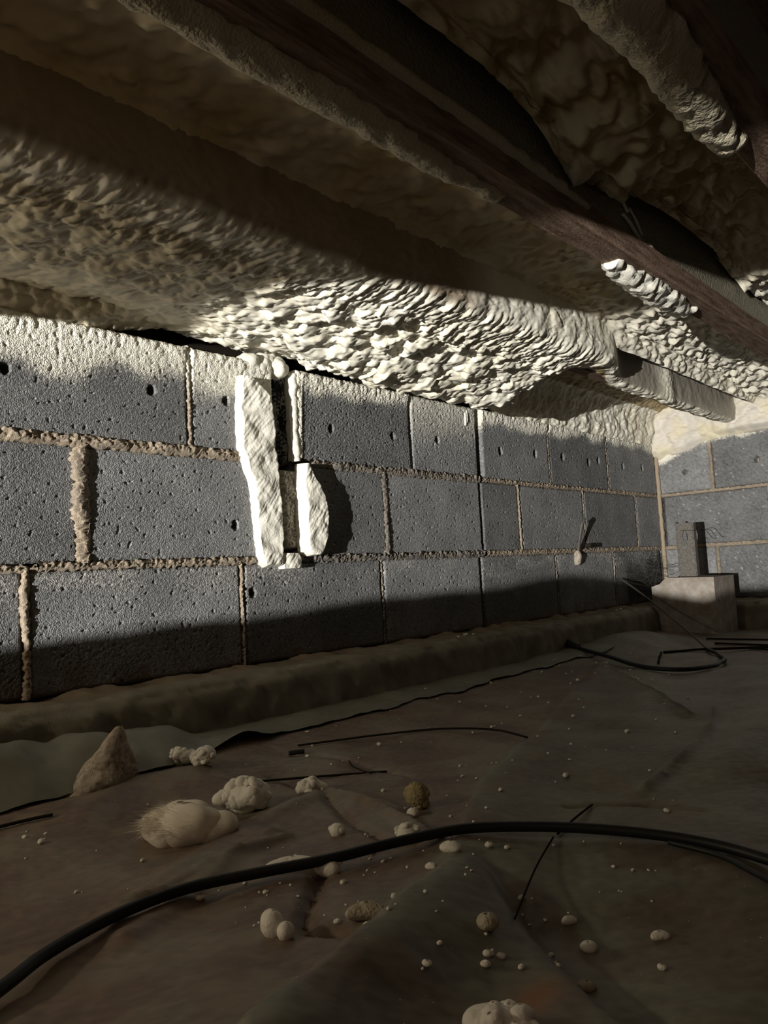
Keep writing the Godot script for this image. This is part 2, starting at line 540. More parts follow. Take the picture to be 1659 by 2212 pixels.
func lumps(kind: int, s: float, p: Vector3) -> float:
	var w: Vector3 = Vector3(NZ.broad.get_noise_3d(p.x, p.y, p.z), NZ.broad.get_noise_3d(p.y + 5.0, p.z, p.x), NZ.broad.get_noise_3d(p.z, p.x + 9.0, p.y)) * 0.008
	var q := p + w
	var small: float = dome(NZ.bead, q.x, q.y, q.z)
	var h: float = 0.0035 * NZ.mid.get_noise_3d(q.x, q.y, q.z) + 0.010 * NZ.broad.get_noise_3d(q.x, q.y, q.z)
	if kind == 1:
		var near := ss(1.12, 1.3, p.z)
		var band := ss(0.60, 0.70, s)          # the coated joist
		var flakes := ss(2.22, 2.02, p.z) * near * (1.0 - 0.75 * band)
		var big: float = dome(NZ.flake, q.x * 1.25, q.y, q.z * 0.85) * (0.55 + 0.5 * NZ.flake_step.get_noise_3d(q.x * 1.25, q.y, q.z * 0.85))
		var med: float = dome(NZ.lump, q.x * 1.1, q.y, q.z * 0.9) * (0.6 + 0.5 * NZ.lump_step.get_noise_3d(q.x * 1.1, q.y, q.z * 0.9))
		var size := ss(0.12, 0.5, s + 0.25 * NZ.broad.get_noise_3d(p.x * 0.5, p.y, p.z * 0.5)) * ss(2.15, 1.9, p.z)
		h += flakes * (lerpf(0.010, 0.022, size) * big + lerpf(0.013, 0.009, size) * med + 0.003 * small)
		var pop := dome(NZ.lump, q.x * 1.3, q.y * 1.3, q.z * 1.3)
		h += near * (1.0 - flakes) * (1.0 - 0.7 * band) * (0.0062 * pop + 0.0035 * small)
		# droopy transverse ribs along the lower edge of the coated joist
		h += near * ss(0.5, 0.62, s) * (1.0 - ss(0.74, 0.84, s)) * 0.006 * (NZ.rib.get_noise_2d(p.z + 0.35 * p.x, p.x * 0.25) + 0.2)
		h += near * band * 0.0015 * small
		h -= near * band * 0.6 * (0.0035 * NZ.mid.get_noise_3d(q.x, q.y, q.z) + 0.010 * NZ.broad.get_noise_3d(q.x, q.y, q.z))
		var wall := (1.0 - near)
		var smooth_panel := ss(0.80, 0.84, s)
		h = lerpf(h, h * (0.25 if smooth_panel > 0.5 else 0.8) + wall * (1.0 - smooth_panel) * 0.006 * med, wall)
		if smooth_panel > 0.0 and p.z < 1.15: h += 0.010 * exp(-pow((p.z - 0.66) / 0.05, 2.0)) * (0.6 + 0.6 * small)
		return h
	var med2: float = dome(NZ.lump, q.x, q.y, q.z) * (0.6 + 0.5 * NZ.lump_step.get_noise_3d(q.x, q.y, q.z))
	if kind == 2:
		var fine_part := 1.0 - ss(0.15, 0.3, s)
		var far := ss(1.3, 1.0, p.z)
		return h * 0.8 + lerpf(0.011 * med2 + 0.003 * small, 0.005 * small, fine_part) + far * (0.012 * med2 + 0.010 * dome(NZ.flake, q.x, q.y, q.z))
	var big3: float = dome(NZ.flake, q.x * 0.9, q.y, q.z * 0.8)
	return h + (0.026 * big3 + 0.010 * med2) * ss(2.5, 2.2, p.z + 0.0) * ss(0.9, 1.5, p.z) + 0.010 * med2 + 0.012 * big3

func foam_tint(kind: int, s: float, p: Vector3) -> Color:
	var b: float = NZ.broad.get_noise_3d(p.x * 0.4, p.y * 0.4, p.z * 0.4)
	var c := FOAM.lerp(Color(0.70, 0.65, 0.50), clampf(0.25 + 0.6 * b, 0.0, 1.0))
	if kind == 1:
		if p.z < 1.06 and s > 0.76:                  # thin mist on bare board
			var bare := ss(0.79, 0.84, s) * (1.0 - exp(-pow((p.z - 0.66) / 0.06, 2.0)))
			c = c.lerp(Color(0.30, 0.265, 0.225), bare * 0.85)
		if p.z < 1.2 and s > 0.36 and s < 0.72: c = c.lerp(Color(0.30, 0.21, 0.075), 0.85)  # shade of the recess painted in as dark amber
		if s < 0.66: c = c.lerp(Color(0.50, 0.44, 0.31), 0.75 * ss(2.12, 2.35, p.z))  # shade painted into the left bay as an olive tint
		if p.z > 1.15: c = c.lerp(Color(0.20, 0.14, 0.085), 0.85 * ss(0.745, 0.80, s + 0.02 * b) * ss(1.65, 1.85, p.z))  # thin brown coat with the side's shade painted in; lit stretch stays pale
	else:
		c = c.lerp(Color(0.46, 0.35, 0.17), 0.7 + 0.3 * b)  # shade of the further bays painted in as brown
		if p.z < 1.4: c = c.lerp(FOAM, ss(1.4, 1.1, p.z) * 0.85)  # far end painted pale again where the beam reaches
	return c

# ---------------------------------------------------------------- scene
func _ready() -> void:
	# camera
	var cam := Camera3D.new()
	cam.name = "camera"
	cam.keep_aspect = Camera3D.KEEP_HEIGHT
	cam.fov = 66.74
	cam.near = 0.01
	cam.far = 60.0
	cam.position = Vector3(1.19773, 0.16188, 2.98541)
	cam.basis = Basis(Vector3.UP, 0.722337) * Basis(Vector3.RIGHT, 0.0801476) * Basis(Vector3.BACK, -0.0562062)
	add_child(cam)
	cam.current = true
	# air: a closed crawl space, no sky to see
	var env := Environment.new()
	env.background_mode = Environment.BG_COLOR
	env.background_color = Color.BLACK
	env.tonemap_mode = Environment.TONE_MAPPER_LINEAR
	env.tonemap_exposure = 1.0
	env.sdfgi_enabled = true
	env.ssao_enabled = true
	env.ssil_enabled = true
	var we := WorldEnvironment.new()
	we.name = "environment"
	we.environment = env
	add_child(we)
	# the work light on the ground behind the camera (its body is built last)
	var spot := SpotLight3D.new()
	spot.name = "work_light_beam"
	spot.light_color = Color(1.0, 0.985, 0.95)
	spot.light_energy = 56.0
	spot.light_size = 0.012
	spot.spot_range = 30.0
	spot.spot_attenuation = 2.0
	spot.spot_angle = 30.0
	spot.spot_angle_attenuation = 1.0
	spot.shadow_enabled = true
	spot.position = Vector3(1.6, 0.0, 6.98)
	spot.look_at_from_position(spot.position, Vector3(0.25, 0.35, 0.9))
	add_child(spot)

	# dim fill light, added unseen behind the camera to lift floor and foam
	var omni := OmniLight3D.new()
	omni.name = "fill_glow"
	omni.light_color = Color(1.0, 0.93, 0.80)
	omni.light_energy = 0.22
	omni.light_size = 0.03
	omni.omni_range = 20.0
	omni.omni_attenuation = 2.0
	omni.shadow_enabled = true
	omni.position = Vector3(0.09, 0.40, 3.45)
	add_child(omni)

	make_noise()
	make_materials()
	shell()
	left_wall()
	back_wall()
	foam_and_joists()
	ground()
	slot_foam()
	corner_things()
	cables_and_sticks()
	scraps()
	work_light()

func make_noise() -> void:
	noise("grit", 0.0065, 0, 2, 11)
	noise("fine", 0.0042, 0, 2, 12)
	noise("pit", 0.012, 0, 1, 13)
	noise("mid", 0.016, 0, 2, 14)
	noise("broad", 0.07, 0, 2, 15)
	noise("ground", 0.22, 0, 2, 16)
	noise("wrinkle", 0.20, 0, 2, 17)
	noise("rib", 0.011, 0, 1, 18)
	noise("bead", 0.0085, 1, 1, 21)
	noise("lump", 0.020, 1, 1, 22)
	noise("lump_step", 0.020, 2, 1, 22)
	noise("flake", 0.042, 1, 1, 23)
	noise("flake_step", 0.042, 2, 1, 23)
	noise("popcorn", 0.011, 1, 1, 24)
	noise("dirt", 0.16, 0, 4, 31)

func make_materials() -> void:
	var grain := tex(10.0, 3, 5, false, null, 1024)
	var soft := tex(26.0, 4, 6)

	var m := mat("block", Color.WHITE, 0.85, 0.45)
	m.vertex_color_use_as_albedo = true
	triplanar(m, Vector3(3, 3, 3))
	relief(m, grain, 0.2)
	m = mat("mortar", Color.WHITE, 0.95, 0.2)
	m.vertex_color_use_as_albedo = true
	triplanar(m, Vector3(6, 6, 6))
	relief(m, grain, 0.22)
	m = mat("foam", Color.WHITE, 0.55, 0.4)
	m.vertex_color_use_as_albedo = true
	triplanar(m, Vector3(5, 5, 5))

	m = mat("foam_plain", Color(0.74, 0.72, 0.645).linear_to_srgb(), 0.5, 0.4)
	triplanar(m, Vector3(7, 7, 7), false)
	relief(m, soft, 0.07)
	m = mat("foam_dim", Color(0.40, 0.36, 0.27).linear_to_srgb(), 0.6, 0.35)  # darker foam with shade painted in for unlit beads; grey scraps too
	triplanar(m, Vector3(6, 6, 6), false)
	relief(m, soft, 0.2)
	m = mat("foam_olive", Color(0.33, 0.28, 0.15).linear_to_srgb(), 0.7, 0.3)
	triplanar(m, Vector3(9, 9, 9), false)
	relief(m, soft, 0.2)
	m = mat("concrete", Color(0.30, 0.27, 0.235).linear_to_srgb(), 0.9, 0.25)
	m.albedo_texture = tex(60.0, 5, 8, false, ramp([[0.0, Color(0.55, 0.5, 0.45)], [0.5, Color(0.8, 0.78, 0.74)], [1.0, Color(1, 1, 1)]]))
	triplanar(m, Vector3(2.2, 2.2, 2.2))
	relief(m, soft, 0.25)
	m = mat("pier", Color(0.40, 0.375, 0.345).linear_to_srgb(), 0.9, 0.25)
	m.albedo_texture = tex(80.0, 4, 9, false, ramp([[0.0, Color(0.78, 0.74, 0.7)], [0.5, Color(0.88, 0.86, 0.84)], [1.0, Color(1, 1, 1)]]))
	triplanar(m, Vector3(3, 3, 3))
	relief(m, grain, 0.1)
	m = mat("sheet", Color.WHITE, 0.5, 0.4)
	m.vertex_color_use_as_albedo = true
	triplanar(m, Vector3(3, 3, 3))

	m = mat("soil", Color(0.16, 0.11, 0.08).linear_to_srgb(), 1.0, 0.1)
	triplanar(m, Vector3(2, 2, 2))
	relief(m, soft, 0.6)
	m = mat("wood", Color(0.33, 0.235, 0.18).linear_to_srgb(), 0.8, 0.25)
	m.albedo_texture = tex(40.0, 5, 10, false, ramp([[0.0, Color(0.55, 0.5, 0.48)], [0.5, Color(0.82, 0.8, 0.78)], [1.0, Color(1, 1, 1)]]))
	triplanar(m, Vector3(6, 6, 0.7))
	relief(m, grain, 0.12)
	m = mat("web", Color(0.22, 0.20, 0.15).linear_to_srgb(), 0.45, 0.5)
	triplanar(m, Vector3(5, 5, 5))
	relief(m, soft, 0.2)
	m = mat("rubber", Color(0.012, 0.012, 0.013).linear_to_srgb(), 0.5, 0.4)
	m = mat("twig", Color(0.02, 0.016, 0.012).linear_to_srgb(), 0.9, 0.2)
	m = mat("steel", Color(0.15, 0.145, 0.14).linear_to_srgb(), 0.55, 0.5)
	m.metallic = 0.2
	triplanar(m, Vector3(7, 7, 7), false)
	m.albedo_texture = tex(50.0, 4, 19, false, ramp([[0.0, Color(0.68, 0.62, 0.56)], [0.55, Color(0.85, 0.83, 0.8)], [1.0, Color(1, 1, 1)]]))
	m = mat("stone", Color(0.80, 0.75, 0.68).linear_to_srgb(), 0.9, 0.2)
	m.albedo_texture = tex(34.0, 4, 20, false, ramp([[0.0, Color(0.55, 0.5, 0.45)], [0.45, Color(0.84, 0.81, 0.77)], [1.0, Color(1, 1, 1)]]))
	triplanar(m, Vector3(8, 8, 8), false)
	relief(m, grain, 0.25)
	m = mat("wool", Color(0.78, 0.73, 0.63).linear_to_srgb(), 1.0, 0.1)
	m = mat("housing", Color(0.5, 0.32, 0.02).linear_to_srgb(), 0.5, 0.4)
	m = mat("lens", Color(0.8, 0.8, 0.78).linear_to_srgb(), 0.4, 0.4)
	m.emission_enabled = true
	m.emission = Color(1.0, 0.985, 0.95)
	m.emission_energy_multiplier = 0.6

func shell() -> void:
	var o := structure("floor", "bare brown soil under the plastic sheets")
	put("soil", box(Vector3(-0.2, -0.36, -0.2), Vector3(3.3, -0.16, 8.6)), M.soil, o)
	o = structure("ceiling", "wood panel subfloor above the joists")
	put("panel", box(Vector3(-0.22, 0.862, -0.22), Vector3(3.3, 0.90, 8.6)), M.wood, o)
	o = structure("wall_right", "plain block wall on the far side of the crawl space")
	put("concrete_face", box(Vector3(3.2, -0.3, -0.2), Vector3(3.4, 0.95, 8.7)), M.concrete, o)
	o = structure("wall_front", "plain block wall behind the camera")
	put("concrete_face", box(Vector3(-0.2, -0.3, 8.5), Vector3(3.4, 0.95, 8.7)), M.concrete, o)
	# footing ledges
	for k in 2:
		o = structure("trim_%d" % (k + 1), "rough concrete footing ledge under the left block wall" if k == 0 else "rough concrete footing ledge under the back block wall")
		var nu := 30
		var nz := 420 if k == 0 else 200
		var P := PackedVector3Array()
		var C := PackedColorArray()
		for j in nz:
			var t := float(j) / (nz - 1)
			var a := t * (3.6 if k == 0 else 3.2)
			for i in nu:
				var s := float(i) / (nu - 1)
				var q := Vector2(lerpf(-0.05, 0.102, minf(s / 0.5, 1.0)), 0.0) if s < 0.5 else Vector2(0.102 + 0.012 * (s - 0.5), lerpf(0.0, -0.2, (s - 0.5) / 0.5))
				var n: float = NZ.mid.get_noise_3d(a, q.x, q.y)
				var b: float = NZ.broad.get_noise_3d(a, q.x, q.y)
				var off := 0.0025 * n + 0.006 * b
				var p := q + (Vector2(0, off) if s < 0.46 else Vector2(off, 0.0) if s > 0.54 else Vector2(off, off) * 0.7 - Vector2(0.006, 0.006))
				if p.x < 0.03 and s < 0.5: p.y += 0.010 * ss(0.03, 0.0, p.x) * (0.6 + 0.8 * NZ.ground.get_noise_2d(a * 1.3, 4.0))   # dropped mortar along the blocks
				P.append(Vector3(p.x, p.y, a) if k == 0 else Vector3(a, p.y, p.x))
				var c := Color(0.29, 0.268, 0.215).lerp(Color(0.30, 0.235, 0.165), ss(0.46, 0.2, s) * 0.8) * (1.0 + 0.35 * b + 0.2 * n)
				C.append(c)
		put("footing", grid_mesh(nu, nz, P, C, k == 0), M.mortar, o)
	# sill boards that close the gap above the walls
	o = structure("trim_3", "sill board darkened for the shade behind the foam on top of the left wall")
	put("board", box(Vector3(-0.2, 0.60, -0.2), Vector3(-0.075, 0.862, 8.5)), M.twig, o)  # near black, carries the shade of the gap in its colour
	o = structure("trim_4", "dark sill board on top of the back wall")
	put("board", box(Vector3(-0.2, 0.60, -0.2), Vector3(3.2, 0.862, -0.02)), M.wood, o)

func left_wall() -> void:
	var w := structure("wall_left", "long grey concrete block wall with tan mortar and overspray along its top")
	var st := begin()
	box_into(st, Vector3(-0.2, -0.2, -0.2), Vector3(-0.03, 0.607, 1.885), 0.001)
	box_into(st, Vector3(-0.2, -0.2, 1.949), Vector3(-0.03, 0.607, 8.5), 0.001)
	box_into(st, Vector3(-0.2, -0.2, 1.885), Vector3(-0.03, 0.222, 1.949), 0.001)
	box_into(st, Vector3(-0.2, 0.222, 1.885), Vector3(-0.15, 0.607, 1.949), 0.001)
	put("block_core", done(st), M.concrete, w)
	var sizes := func(a: float, _b: float) -> float: return 0.0022 if a > 1.4 and a < 2.5 else (0.0026 if a > 0.8 else 0.0034) if a < 2.5 else 0.012
	var H := 0.2032
	course(w, 0.004, H - 0.006, [0.0, 0.023, 0.434, 0.838, 1.246, 1.645, 2.048, 2.46, 2.866, 3.27], false, 0.004, sizes)
	course(w, H + 0.006, 2 * H - 0.006, [0.0, 0.22, 0.628, 1.028, 1.223, 1.618, 1.892], false, 0.004, sizes)
	course(w, H + 0.006, 2 * H - 0.006, [1.946, 2.368, 2.78, 3.19], false, 0.007, sizes)
	course(w, 2 * H + 0.006, 0.603, [0.0, 0.427, 0.836, 1.208], false, 0.004, sizes)
	course(w, 2 * H + 0.006, 0.603, [1.222, 1.510, 1.892], false, 0.003, sizes)
	course(w, 2 * H + 0.006, 0.603, [1.946, 2.153, 2.562, 2.97], false, 0.004, sizes)
	# bed joints: fat tan beads on the left, thin grey ones by the crack, tan again to the corner
	mortar(w, 1.99, 3.2, 2 * H - 0.013, 2 * H + 0.013, false, 0.008, 1.0, 0.05, 0.004)
	mortar(w, 1.99, 2.44, H - 0.010, H + 0.010, false, 0.004, 2.0, 0.1, 0.004)
	mortar(w, 2.44, 3.2, H - 0.012, H + 0.006, false, -0.004, 2.5, 0.3)
	mortar(w, 1.225, 1.86, 2 * H - 0.014, 2 * H + 0.010, false, 0.004, 3.0, 0.75, 0.007)
	mortar(w, 1.225, 1.90, H - 0.011, H + 0.010, false, 0.003, 4.0, 0.85, 0.007)
	mortar(w, 0.0, 1.215, 2 * H - 0.009, 2 * H + 0.009, false, 0.003, 5.0, 0.0, 0.0025)
	mortar(w, 0.0, 1.215, H - 0.010, H + 0.010, false, 0.003, 6.0, 0.05, 0.0025)
	# head joints
	var heads := [[2.153, 2, 0.006, 0.002, 0.2], [2.562, 2, 0.008, 0.002, 0.2], [1.51, 2, 0.005, -0.006, 0.9], [0.836, 2, 0.009, 0.001, 0.15], [0.427, 2, 0.004, 0.0, 0.3],
		[2.368, 1, 0.017, 0.010, 0.15], [2.78, 1, 0.012, 0.004, 0.1], [1.618, 1, 0.013, 0.004, 0.7], [1.028, 1, 0.006, 0.001, 0.0], [0.628, 1, 0.004, 0.0, 0.3], [0.22, 1, 0.005, 0.001, 0.1],
		[2.46, 0, 0.009, 0.004, 0.0], [2.866, 0, 0.009, 0.004, 0.1], [2.048, 0, 0.006, 0.001, 0.1], [1.645, 0, 0.005, 0.0, 0.5], [0.838, 0, 0.005, 0.0, 0.4], [0.434, 0, 0.005, 0.0, 0.4]]
	for h in heads:
		var y0: float = H * h[1] + 0.004
		mortar(w, h[0] - h[2], h[0] + h[2], y0, y0 + H - 0.008, false, h[3], h[0] * 7.0 + h[1], h[4], 0.0025 + 0.30 * maxf(0.0, h[2] - 0.004))
	# inside the slot: the ragged stub of brick left in its lower half, and the speckled cheek of the upper half
	var cheek := func(z0: float, z1: float, y0: float, y1: float, x: float, c0: Color, c1: Color, called: String) -> void:
		var nu := 26
		var nv := 90
		var P := PackedVector3Array()
		var C := PackedColorArray()
		for j in nv:
			for i in nu:
				var z := lerpf(z0, z1, float(i) / (nu - 1))
				var y := lerpf(y0, y1, float(j) / (nv - 1))
				var g: float = NZ.grit.get_noise_3d(z, y, 7.0)
				var b: float = NZ.broad.get_noise_3d(z * 1.4, y * 1.4, 2.0)
				var e := minf(minf(i, nu - 1 - i) / 4.0, minf(j, nv - 1 - j) / 4.0)
				P.append(Vector3(x + 0.003 * g + 0.006 * b - 0.03 * (1.0 - ss(0.0, 1.0, e)), y, z + 0.002 * g))
				C.append(c0.lerp(c1, ss(-0.1, 0.4, g + b)))
		put(called, grid_mesh(nu, nv, P, C, true), M.mortar, w)
	cheek.call(1.884, 1.934, 0.222, 0.393, -0.004, Color(0.30, 0.26, 0.21), Color(0.55, 0.50, 0.42), "broken_brick")
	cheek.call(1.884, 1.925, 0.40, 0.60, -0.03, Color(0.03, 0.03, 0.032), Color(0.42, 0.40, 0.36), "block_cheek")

func back_wall() -> void:
	var w := structure("wall_back", "grey concrete block wall beyond the corner with tan mortar")
	put("block_core", box(Vector3(-0.2, -0.2, -0.2), Vector3(3.2, 0.607, -0.03), 0.001), M.concrete, w)
	var sizes := func(a: float, _b: float) -> float: return 0.0045 if a < 0.5 else 0.012
	var H := 0.2032
	course(w, 0.004, H - 0.006, [0.0, 0.204, 0.61, 1.02, 1.42], true, 0.004, sizes)
	course(w, H + 0.006, 2 * H - 0.006, [0.0, 0.015, 0.40, 0.81, 1.22], true, 0.004, sizes)
	course(w, 2 * H + 0.006, 0.603, [0.0, 0.212, 0.62, 1.03, 1.44], true, 0.004, sizes)
	mortar(w, 0.0, 1.6, 2 * H - 0.010, 2 * H + 0.010, true, 0.001, 15.0, 0.1, 0.002)
	mortar(w, 0.0, 1.6, H - 0.012, H + 0.012, true, 0.001, 16.0, 0.1, 0.002)
	for h in [[0.208, 2], [0.62, 2], [0.40, 1], [0.81, 1], [0.204, 0], [0.61, 0]]:
		mortar(w, h[0] - 0.010, h[0] + 0.010, H * h[1] + 0.004, H * h[1] + H - 0.004, true, 0.001, h[0] * 9.0, 0.15, 0.002)
	# the corner bead, tan mortar smeared up the inside corner
	var pts := []
	for k in 13: pts.append(Vector3(0.006, 0.01 + 0.046 * k, 0.006))
	put("corner_joint", tube(smooth_path(pts, 4), 0.007, 8, 0.004), mat("corner", Color(0.33, 0.27, 0.20).linear_to_srgb(), 0.95, 0.2), w)

# ---------------------------------------------------------------- joists and foam
func foam_bead(called: String, pts: Array, r: float, m: Material, parent: Node3D, knob := 0.012, squash := 0.8) -> void:
	put(called, tube(smooth_path(pts, 14), r, 22, knob, 0.55, squash, pts[0].z), m, parent)

func foam_and_joists() -> void:
	var j := thing("floor_joist", "wooden floor joist closest to the left wall, nearly buried in foam", "joist", Vector3(0.29, 0.65, 4.0))
	put("board", box(Vector3(-0.019, 0.004, -3.98), Vector3(0.019, 0.21, 4.5)), M.wood, j)
	for k in 2:
		var x := 0.712 + 0.273 * k
		var label := "brown wooden I-joist running across the picture to the far corner" if k == 0 else "dark I-joist in the upper right corner with a fat foam bead along it"
		var t := thing("i_joist", label, "joist", Vector3(x, 0.65, 4.0))
		put("flange", box(Vector3(-0.052, 0.0, -3.98), Vector3(0.0, 0.040, 4.5), 0.003), M.wood, t)
		put("web", box(Vector3(-0.032, 0.040, -3.98), Vector3(-0.020, 0.175, 4.5), 0.001), M.web, t)
		put("flange", box(Vector3(-0.052, 0.175, -3.98), Vector3(0.0, 0.211, 4.5), 0.003), M.wood, t)
		if k == 0:
			foam_bead("foam_bead", [Vector3(-0.040, 0.004, -0.9), Vector3(-0.040, 0.004, -1.25), Vector3(-0.042, 0.004, -1.45), Vector3(-0.040, 0.005, -1.62), Vector3(-0.044, 0.006, -1.75), Vector3(-0.040, 0.006, -1.88)], 0.020, M.foam_dim, t, 0.010)
			foam_bead("foam_bead", [Vector3(-0.038, 0.004, -2.20), Vector3(-0.042, 0.003, -2.32), Vector3(-0.044, 0.002, -2.44), Vector3(-0.046, 0.002, -2.56)], 0.022, M.foam_plain, t, 0.018)
			foam_bead("foam_bead", [Vector3(-0.002, 0.040, -0.9), Vector3(-0.003, 0.040, -1.3), Vector3(-0.003, 0.040, -1.7), Vector3(0.0, 0.034, -1.93), Vector3(0.001, 0.030, -2.05)], 0.009, M.foam_dim, t, 0.006)
			for d in [[Vector3(-0.018, 0.145, -2.14), Vector3(-0.017, 0.09, -2.24), 0.0022], [Vector3(-0.018, 0.080, -2.22), Vector3(-0.016, 0.052, -2.28), 0.003], [Vector3(-0.018, 0.10, -2.25), Vector3(-0.016, 0.065, -2.29), 0.0018]]:
				put("foam_drip", tube(smooth_path([d[0], (d[0] + d[1]) / 2.0 + Vector3(0.001, 0.002, 0), d[1]], 5), d[2], 8, 0.0015), M.foam_plain, t)
			var drop := put("foam_drip", blob(Vector3(0.006, 0.007, 0.016), 0.003, "bead", 4.0), M.foam_plain, t)
			drop.position = Vector3(-0.012, 0.038, -2.31)
		elif k == 1:
			foam_bead("foam_bead", [Vector3(-0.040, 0.004, -0.9), Vector3(-0.040, 0.004, -1.3), Vector3(-0.042, 0.0, -1.55), Vector3(-0.038, 0.002, -1.72), Vector3(-0.046, -0.002, -1.86), Vector3(-0.048, -0.002, -1.97)], 0.027, M.foam_dim, t, 0.010)
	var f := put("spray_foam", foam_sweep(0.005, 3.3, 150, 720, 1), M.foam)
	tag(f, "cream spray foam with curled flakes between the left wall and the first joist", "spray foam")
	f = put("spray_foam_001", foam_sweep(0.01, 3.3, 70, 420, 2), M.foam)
	tag(f, "spray foam with brown shade painted in, filling the bay between first joist and I-joist", "spray foam")
	f = put("spray_foam_002", foam_sweep(0.01, 3.3, 76, 420, 3), M.foam)
	tag(f, "lumpy spray foam with brown shade painted in, in the bay right of the brown I-joist", "spray foam")
	# the foam that covers the top of the back wall
	var nu := 220
	var nv := 90
	var P := PackedVector3Array()
	var C := PackedColorArray()
	for b in nv:
		for a in nu:
			var x := 1.5 * a / (nu - 1.0)
			var v := b / (nv - 1.0)
			var low: float = lerpf(0.545, 0.603, ss(0.0, 0.30, x)) + 0.006 * NZ.broad.get_noise_1d(x)
			var y := lerpf(low, 0.86, v)
			var q: Vector3 = Vector3(x, y, 0.0) + Vector3(1, 1, 0) * 0.012 * NZ.broad.get_noise_3d(x, y, 4.0)
			var h: float = 0.016 * pow(ss(0.0, 0.12, v), 0.6) + 0.010 * NZ.broad.get_noise_2d(x, y) + (0.013 * dome(NZ.flake, q.x, q.y, 0.5) * (0.6 + 0.6 * NZ.flake_step.get_noise_3d(q.x, q.y, 0.5)) + 0.005 * dome(NZ.lump, q.x, q.y, 0.5)) * ss(0.0, 0.1, v)
			h += 0.05 * ss(0.75, 1.0, v)
			if v < 0.001: h = -0.01
			P.append(Vector3(x, y, h))
			C.append(Color(0.60, 0.565, 0.51).lerp(Color(0.62, 0.56, 0.40), clampf(0.25 + 1.2 * NZ.broad.get_noise_2d(x * 0.5, y * 0.5), 0.0, 0.8)))
	f = put("spray_foam_003", grid_mesh(nu, nv, P, C), M.foam)
	tag(f, "yellowish white spray foam coating the top of the back wall in the corner", "spray foam")
	var g := thing("added_girder", "wooden beam added unseen behind the camera to cut the top of the work light", "beam", Vector3(1.5, 0.448, 3.6))  # added out of view to cut the upper edge of the beam
	put("board", box(Vector3(-1.6, 0.0, -0.045), Vector3(1.7, 0.202, 0.0)), M.wood, g)
	put("board", box(Vector3(-1.6, 0.0, 0.0), Vector3(1.7, 0.202, 0.045)), M.wood, g)

# ---------------------------------------------------------------- plastic on the ground
func axis(parts: Array) -> PackedFloat32Array:   # [from, to, step] pieces
	var out := PackedFloat32Array()
	for p in parts:
		var n := maxi(1, int(round((p[1] - p[0]) / p[2])))
		for k in n: out.append(lerpf(p[0], p[1], float(k) / n))
	out.append(parts[-1][1])
	return out

func sheet_tint(x: float, z: float, y: float) -> Color:
	var d: float = NZ.dirt.get_noise_2d(x, z)
	var f: float = NZ.mid.get_noise_2d(x, z)
	var brown := Color(0.158, 0.115, 0.088)
	var green := Color(0.152, 0.150, 0.118)
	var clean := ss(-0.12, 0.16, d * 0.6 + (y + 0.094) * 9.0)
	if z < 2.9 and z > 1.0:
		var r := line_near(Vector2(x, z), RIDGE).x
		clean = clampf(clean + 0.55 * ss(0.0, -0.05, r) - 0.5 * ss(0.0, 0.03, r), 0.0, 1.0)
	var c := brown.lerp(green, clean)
	c = c * (1.0 + 0.26 * f + 0.45 * d + 0.18 * NZ.grit.get_noise_2d(x, z))
	var sand: float = ss(0.12, 0.30, NZ.dirt.get_noise_2d(x * 1.7 + 8.0, z * 1.7)) * (1.0 - clean)
	c = c.lerp(Color(0.20, 0.165, 0.115), 0.6 * sand)
	var rust := exp(-pow((x - 0.925) / 0.012, 2.0) - pow((z - 2.56) / 0.03, 2.0))
	return c.lerp(Color(0.30, 0.12, 0.03), 0.7 * rust)

func ground() -> void:
	var xs := axis([[0.085, 1.25, 0.0042], [1.25, 3.2, 0.03]])
	var zs := axis([[0.02, 1.2, 0.007], [1.2, 2.9, 0.0042], [2.9, 8.5, 0.03]])
	var P := PackedVector3Array()
	var C := PackedColorArray()
	for z in zs:
		for x in xs:
			var y := floor_y(x, z)
			P.append(Vector3(x, y, z))
			C.append(sheet_tint(x, z, y))
	var s := put("ground_sheet", grid_mesh(xs.size(), zs.size(), P, C, true), M.sheet)
	tag(s, "large crumpled brown and green plastic ground sheet covering the crawl space floor", "plastic sheet")
	# the smoother strip of plastic along the footing, bulging and curling up at the left
	P = PackedVector3Array()
	C = PackedColorArray()
	var nu := 60
	var nz := 360
	for j in nz:
		var z := lerpf(0.95, 3.1, float(j) / (nz - 1))
		var wide: float = lerpf(0.204, 0.225, ss(1.4, 1.0, z)) + 0.006 * NZ.broad.get_noise_1d(z)
		var bulge := ss(2.22, 2.40, z)
		wide = lerpf(wide, 0.24, bulge)
		for i in nu:
			var t := float(i) / (nu - 1)
			var x := lerpf(0.100, wide, t)
			var y := lerpf(-0.080, maxf(floor_y(wide, z), -0.095) + 0.004, ss(0.0, 1.0, t))
			y = maxf(y, floor_y(x, z) + 0.002)
			y += bulge * 0.058 * sin(PI * pow(t, 0.75)) * (0.85 + 0.3 * NZ.broad.get_noise_2d(z * 0.6, x * 0.5))
			y += 0.016 * exp(-pow((z - 2.215) / 0.05, 2.0)) * ss(0.3, 1.0, t)
			y += 0.002 * NZ.broad.get_noise_2d(z, x)
			P.append(Vector3(x, y, z))
			C.append(Color(0.175, 0.172, 0.138) * (1.0 + 0.25 * NZ.dirt.get_noise_2d(x, z) + 0.1 * NZ.mid.get_noise_2d(x, z)))
	s = put("plastic_strip", grid_mesh(nu, nz, P, C, true), M.sheet)
	tag(s, "smooth green plastic strip along the left footing, bulging up at its near end", "plastic sheet")

